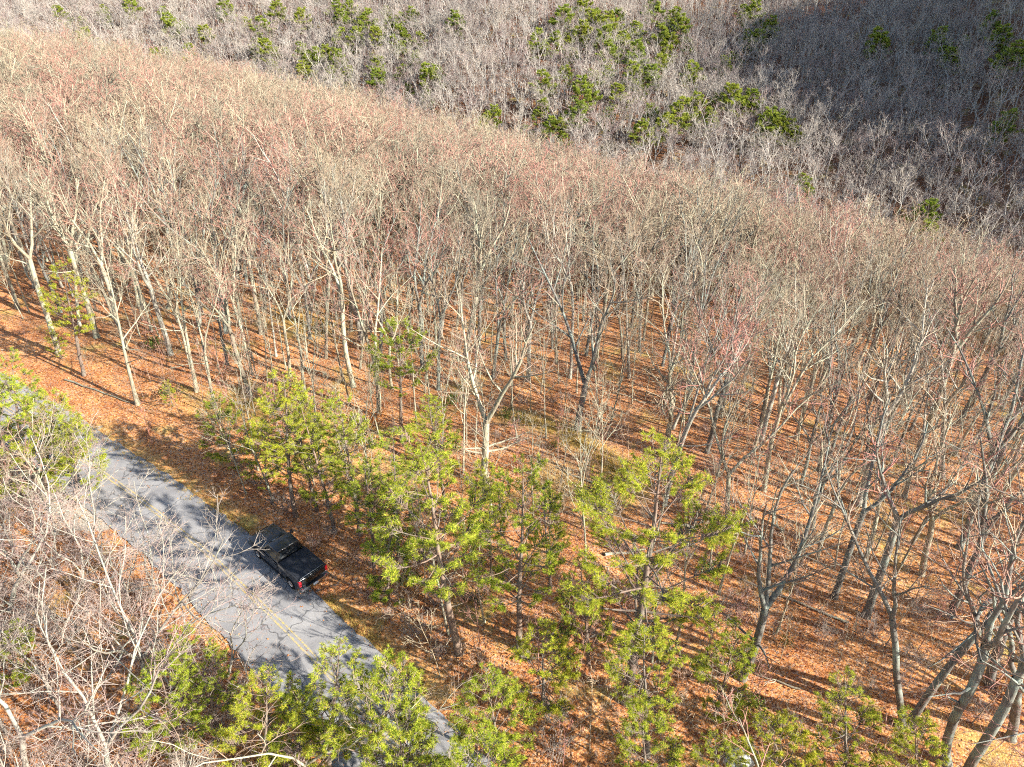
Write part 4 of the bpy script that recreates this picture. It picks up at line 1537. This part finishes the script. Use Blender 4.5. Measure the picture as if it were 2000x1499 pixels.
WB_F, WB_R, WR = 1.86, -1.82, 0.40
low = [(-2.86, 0.62), (-2.30, 0.50)] + arc(WB_R, 0.42, 0.49)[::-1] + arc(WB_F, 0.42, 0.49)[::-1] + [(2.42, 0.46), (2.86, 0.52)]
top = [(2.93, 0.78), (2.90, 1.02), (2.76, 1.14), (1.25, 1.24), (-0.62, 1.25), (-2.88, 1.30), (-2.92, 1.0)]
low = [(-2.86, 0.62), (-2.36, 0.46)] + arc(WB_R, 0.42, 0.48)[::-1] + [(-1.28, 0.44), (1.32, 0.44)] + arc(WB_F, 0.42, 0.48)[::-1] + [(2.40, 0.46), (2.84, 0.54)]
outline = [p for k, p in enumerate(low + top)]
V, F = prism(outline, -0.99, 0.99)
V = [(x, y * (1 - 0.05 * max(0, (z - 0.9)) / 0.4 - (0.10 * max(0, x - 2.2) ** 1.5 if x > 2.2 else 0)), z) for x, y, z in V]
body = bevelled('body', V, F, M_PAINT, T, 0.045, 3)

# cab: belt line up to a smaller roof
belt = [(-0.66, 0.93), (1.34, 0.93)]
cv = [(-0.66, -0.93, 1.22), (1.36, -0.91, 1.20), (1.36, 0.91, 1.20), (-0.66, 0.93, 1.22),
      (-0.44, -0.73, 1.90), (0.58, -0.72, 1.91), (0.58, 0.72, 1.91), (-0.44, 0.73, 1.90), (0.10, -0.74, 1.945), (0.10, 0.74, 1.945)]
cf = [(0, 1, 2, 3), (4, 7, 9, 8), (8, 9, 6, 5), (1, 5, 6, 2), (0, 3, 7, 4), (0, 4, 8, 5, 1), (3, 2, 6, 9, 7)]
cab = bevelled('cab', cv, cf, M_PAINT, T, 0.05, 3)


def pane(name, quad, off, mat=None, thick=0.012, parent=None):
    a, b, c, d = (Vector(p) for p in quad)
    nrm = (b - a).cross(d - a).normalized()
    V = [p + nrm * off for p in (a, b, c, d)] + [p + nrm * (off - thick) for p in (a, b, c, d)]
    F = [(0, 1, 2, 3), (7, 6, 5, 4), (0, 4, 5, 1), (1, 5, 6, 2), (2, 6, 7, 3), (3, 7, 4, 0)]
    return bevelled(name, [tuple(v) for v in V], F, mat or M_GLASS, parent or T, 0.004, 1)


def on_face(a, b, c, d, u0, u1, v0, v1):
    """a b along the bottom, d c along the top"""
    a, b, c, d = (Vector(p) for p in (a, b, c, d))
    def P(u, v):
        return (a.lerp(b, u)).lerp(d.lerp(c, u), v)
    return [P(u0, v0), P(u1, v0), P(u1, v1), P(u0, v1)]


pane('windshield', on_face((1.36, -0.91, 1.20), (1.36, 0.91, 1.20), (0.58, 0.72, 1.91), (0.58, -0.72, 1.91), 0.05, 0.95, 0.08, 0.93), 0.008)
pane('rear_window', on_face((-0.66, 0.93, 1.22), (-0.66, -0.93, 1.22), (-0.44, -0.73, 1.90), (-0.44, 0.73, 1.90), 0.1, 0.9, 0.2, 0.9), 0.008)
for sg in (1, -1):
    a, b, c, d = ((1.36, 0.91 * sg, 1.20), (-0.66, 0.93 * sg, 1.22), (-0.44, 0.73 * sg, 1.90), (0.58, 0.72 * sg, 1.91))
    for u0, u1, nm in ((0.10, 0.50, 'front'), (0.53, 0.90, 'rear')):
        q = on_face(a, b, c, d, u0, u1, 0.12, 0.90)
        if sg < 0:
            q = [q[1], q[0], q[3], q[2]]
        x0 = 1.22 if nm == 'front' else 0.32
        dv, df = slab(x0 - 0.86, x0, 0.985 * sg - 0.012, 0.985 * sg + 0.012, 0.52, 1.20)
        door = bevelled('door', dv, df, M_PAINT, T, 0.010, 1)
        pane('window', q, 0.008, parent=door)
        hv, hf = slab(x0 - 0.80, x0 - 0.60, sg * 0.997, sg * 1.025, 1.04, 1.07)
        bevelled('handle', hv, hf, M_PAINT, door, 0.008, 1)
    mv, mf = slab(0.98, 1.10, sg * 1.02, sg * 1.26, 1.20, 1.43)
    mir = bevelled('side_mirror', mv, mf, M_VINYL, T, 0.03, 2)
    av, af = slab(1.02, 1.07, sg * 0.90, sg * 1.05, 1.24, 1.29)
    bevelled('arm', av, af, M_VINYL, mir, 0.01, 1)
    gv2, gf2 = slab(0.970, 0.979, sg * 1.04, sg * 1.24, 1.23, 1.41)
    bevelled('glass', gv2, gf2, M_CHROME, mir, 0.003, 1)
    # lamps
    tv, tf = slab(-2.945, -2.78, sg * 0.985 - 0.16 * (sg > 0), sg * 0.985 + 0.16 * (sg < 0), 0.86, 1.25)
    tl2 = bevelled('tail_lamp', [(x, y + sg * 0.006, z) for x, y, z in tv], tf, M_RED, T, 0.03, 2)
    hv, hf = slab(2.70, 2.935, sg * 0.80 - 0.14, sg * 0.80 + 0.14, 0.80, 1.02)
    bevelled('headlamp', [(x, y * (1 - 0.06 * max(0, x - 2.6)), z) for x, y, z in hv], hf, M_CLEAR, T, 0.03, 2)
    # bed rails
    rv2, rf2 = slab(-2.86, -0.70, sg * 0.90 - 0.055, sg * 0.90 + 0.055, 1.27, 1.335)
    bevelled('bed_rail', rv2, rf2, M_VINYL, T, 0.015, 2)
    sv, sf = slab(-1.1, 1.2, sg * 0.98 - 0.07, sg * 0.98 + 0.07, 0.36, 0.43)
    bevelled('running_board', sv, sf, M_VINYL, T, 0.015, 1)

# flat bed cover in three panels with slightly raised ribs
cov = bevelled('bed_cover', *slab(-2.80, -0.72, -0.845, 0.845, 1.30, 1.350), M_VINYL, T, 0.015, 2)
for x in (-2.10, -1.42):
    bevelled('seam', *slab(x - 0.012, x + 0.012, -0.83, 0.83, 1.352, 1.362), M_VINYL, cov, 0.004, 1)
bevelled('cover_edge_highlight', *slab(-2.815, -2.785, -0.80, 0.80, 1.335, 1.365), M_CHROME, cov, 0.006, 1)  # bright metal strip standing in for the highlight on the rear edge
# hood with two raised flanks
hood = bevelled('hood', [(1.34, -0.80, 1.235), (2.74, -0.72, 1.155), (2.74, 0.72, 1.155), (1.34, 0.80, 1.235),
                         (1.36, -0.74, 1.270), (2.66, -0.66, 1.190), (2.66, 0.66, 1.190), (1.36, 0.74, 1.270)],
                [(0, 3, 2, 1), (4, 5, 6, 7), (0, 1, 5, 4), (1, 2, 6, 5), (2, 3, 7, 6), (3, 0, 4, 7)], M_PAINT, T, 0.03, 2)
bevelled('scoop', [(1.42, -0.34, 1.262), (2.6, -0.26, 1.19), (2.6, 0.26, 1.19), (1.42, 0.34, 1.262),
                   (1.46, -0.28, 1.305), (2.5, -0.20, 1.225), (2.5, 0.20, 1.225), (1.46, 0.28, 1.305)],
         [(0, 3, 2, 1), (4, 5, 6, 7), (0, 1, 5, 4), (1, 2, 6, 5), (2, 3, 7, 6), (3, 0, 4, 7)], M_PAINT, hood, 0.02, 2)
for y in (-0.35, 0.35):
    bevelled('wiper', [(1.30, y, 1.275), (1.32, y, 1.275), (1.27, y + 0.5, 1.30), (1.25, y + 0.5, 1.30), (1.30, y, 1.295), (1.32, y, 1.295), (1.27, y + 0.5, 1.32), (1.25, y + 0.5, 1.32)],
             [(0, 3, 2, 1), (4, 5, 6, 7), (0, 1, 5, 4), (1, 2, 6, 5), (2, 3, 7, 6), (3, 0, 4, 7)], M_CHROME, T, 0.003, 1)
bevelled('grille', *slab(2.86, 2.95, -0.62, 0.62, 0.74, 1.03), M_VINYL, T, 0.03, 2)
bevelled('front_bumper', *slab(2.80, 3.02, -0.92, 0.92, 0.44, 0.68), M_VINYL, T, 0.05, 2)
gate = bevelled('tailgate', *slab(-2.955, -2.90, -0.80, 0.80, 0.74, 1.27), M_PAINT, T, 0.015, 2)
bevelled('handle', *slab(-2.972, -2.952, -0.14, 0.14, 1.08, 1.17), M_VINYL, gate, 0.01, 1)
bump = bevelled('rear_bumper', *slab(-3.08, -2.84, -0.96, 0.96, 0.50, 0.72), M_CHROME, T, 0.04, 2)
bevelled('step_pad', *slab(-3.07, -2.97, -0.60, 0.60, 0.722, 0.735), M_VINYL, bump, 0.004, 1)
bevelled('licence_plate', *slab(-3.094, -3.082, -0.17, 0.17, 0.53, 0.70), M_PLATE, bump, 0.004, 1)
bevelled('roof_aerial', *slab(-0.30, -0.18, -0.03, 0.03, 1.92, 1.965), M_VINYL, T, 0.012, 1)


def wheel(x, sg):
    w = root('wheel', (x, sg * 0.86, WR))
    w.parent = T
    S = 24
    prof = [(-0.13, 0.25), (-0.135, 0.34), (-0.11, 0.39), (-0.05, 0.40), (0.05, 0.40), (0.11, 0.39), (0.135, 0.34), (0.13, 0.25)]
    V = [(r * math.cos(6.28319 * k / S), o, r * math.sin(6.28319 * k / S)) for o, r in prof for k in range(S)]
    Q = [(a * S + k, a * S + (k + 1) % S, (a + 1) * S + (k + 1) % S, (a + 1) * S + k) for a in range(len(prof) - 1) for k in range(S)]
    link('tyre', mesh_arr('tyre', V, Q, None, [M_RUBBER], True), w)
    pr2 = [(0.10, 0.0), (0.11, 0.06), (0.085, 0.10), (0.07, 0.20), (0.12, 0.245), (0.128, 0.262)]
    V, Q = [], []
    for a, (o, r) in enumerate(pr2):
        for k in range(S):
            dish = -0.05 if (a in (2, 3) and k % 4 in (0, 1)) else 0.0
            V.append((max(r, 0.005) * math.cos(6.28319 * k / S), sg * (o + dish), max(r, 0.005) * math.sin(6.28319 * k / S)))
    Q = [(a * S + k, a * S + (k + 1) % S, (a + 1) * S + (k + 1) % S, (a + 1) * S + k) for a in range(len(pr2) - 1) for k in range(S)]
    link('rim', mesh_arr('rim', V, Q, None, [M_CHROME]), w)


for x in (WB_F, WB_R):
    for sg in (1, -1):
        wheel(x, sg)
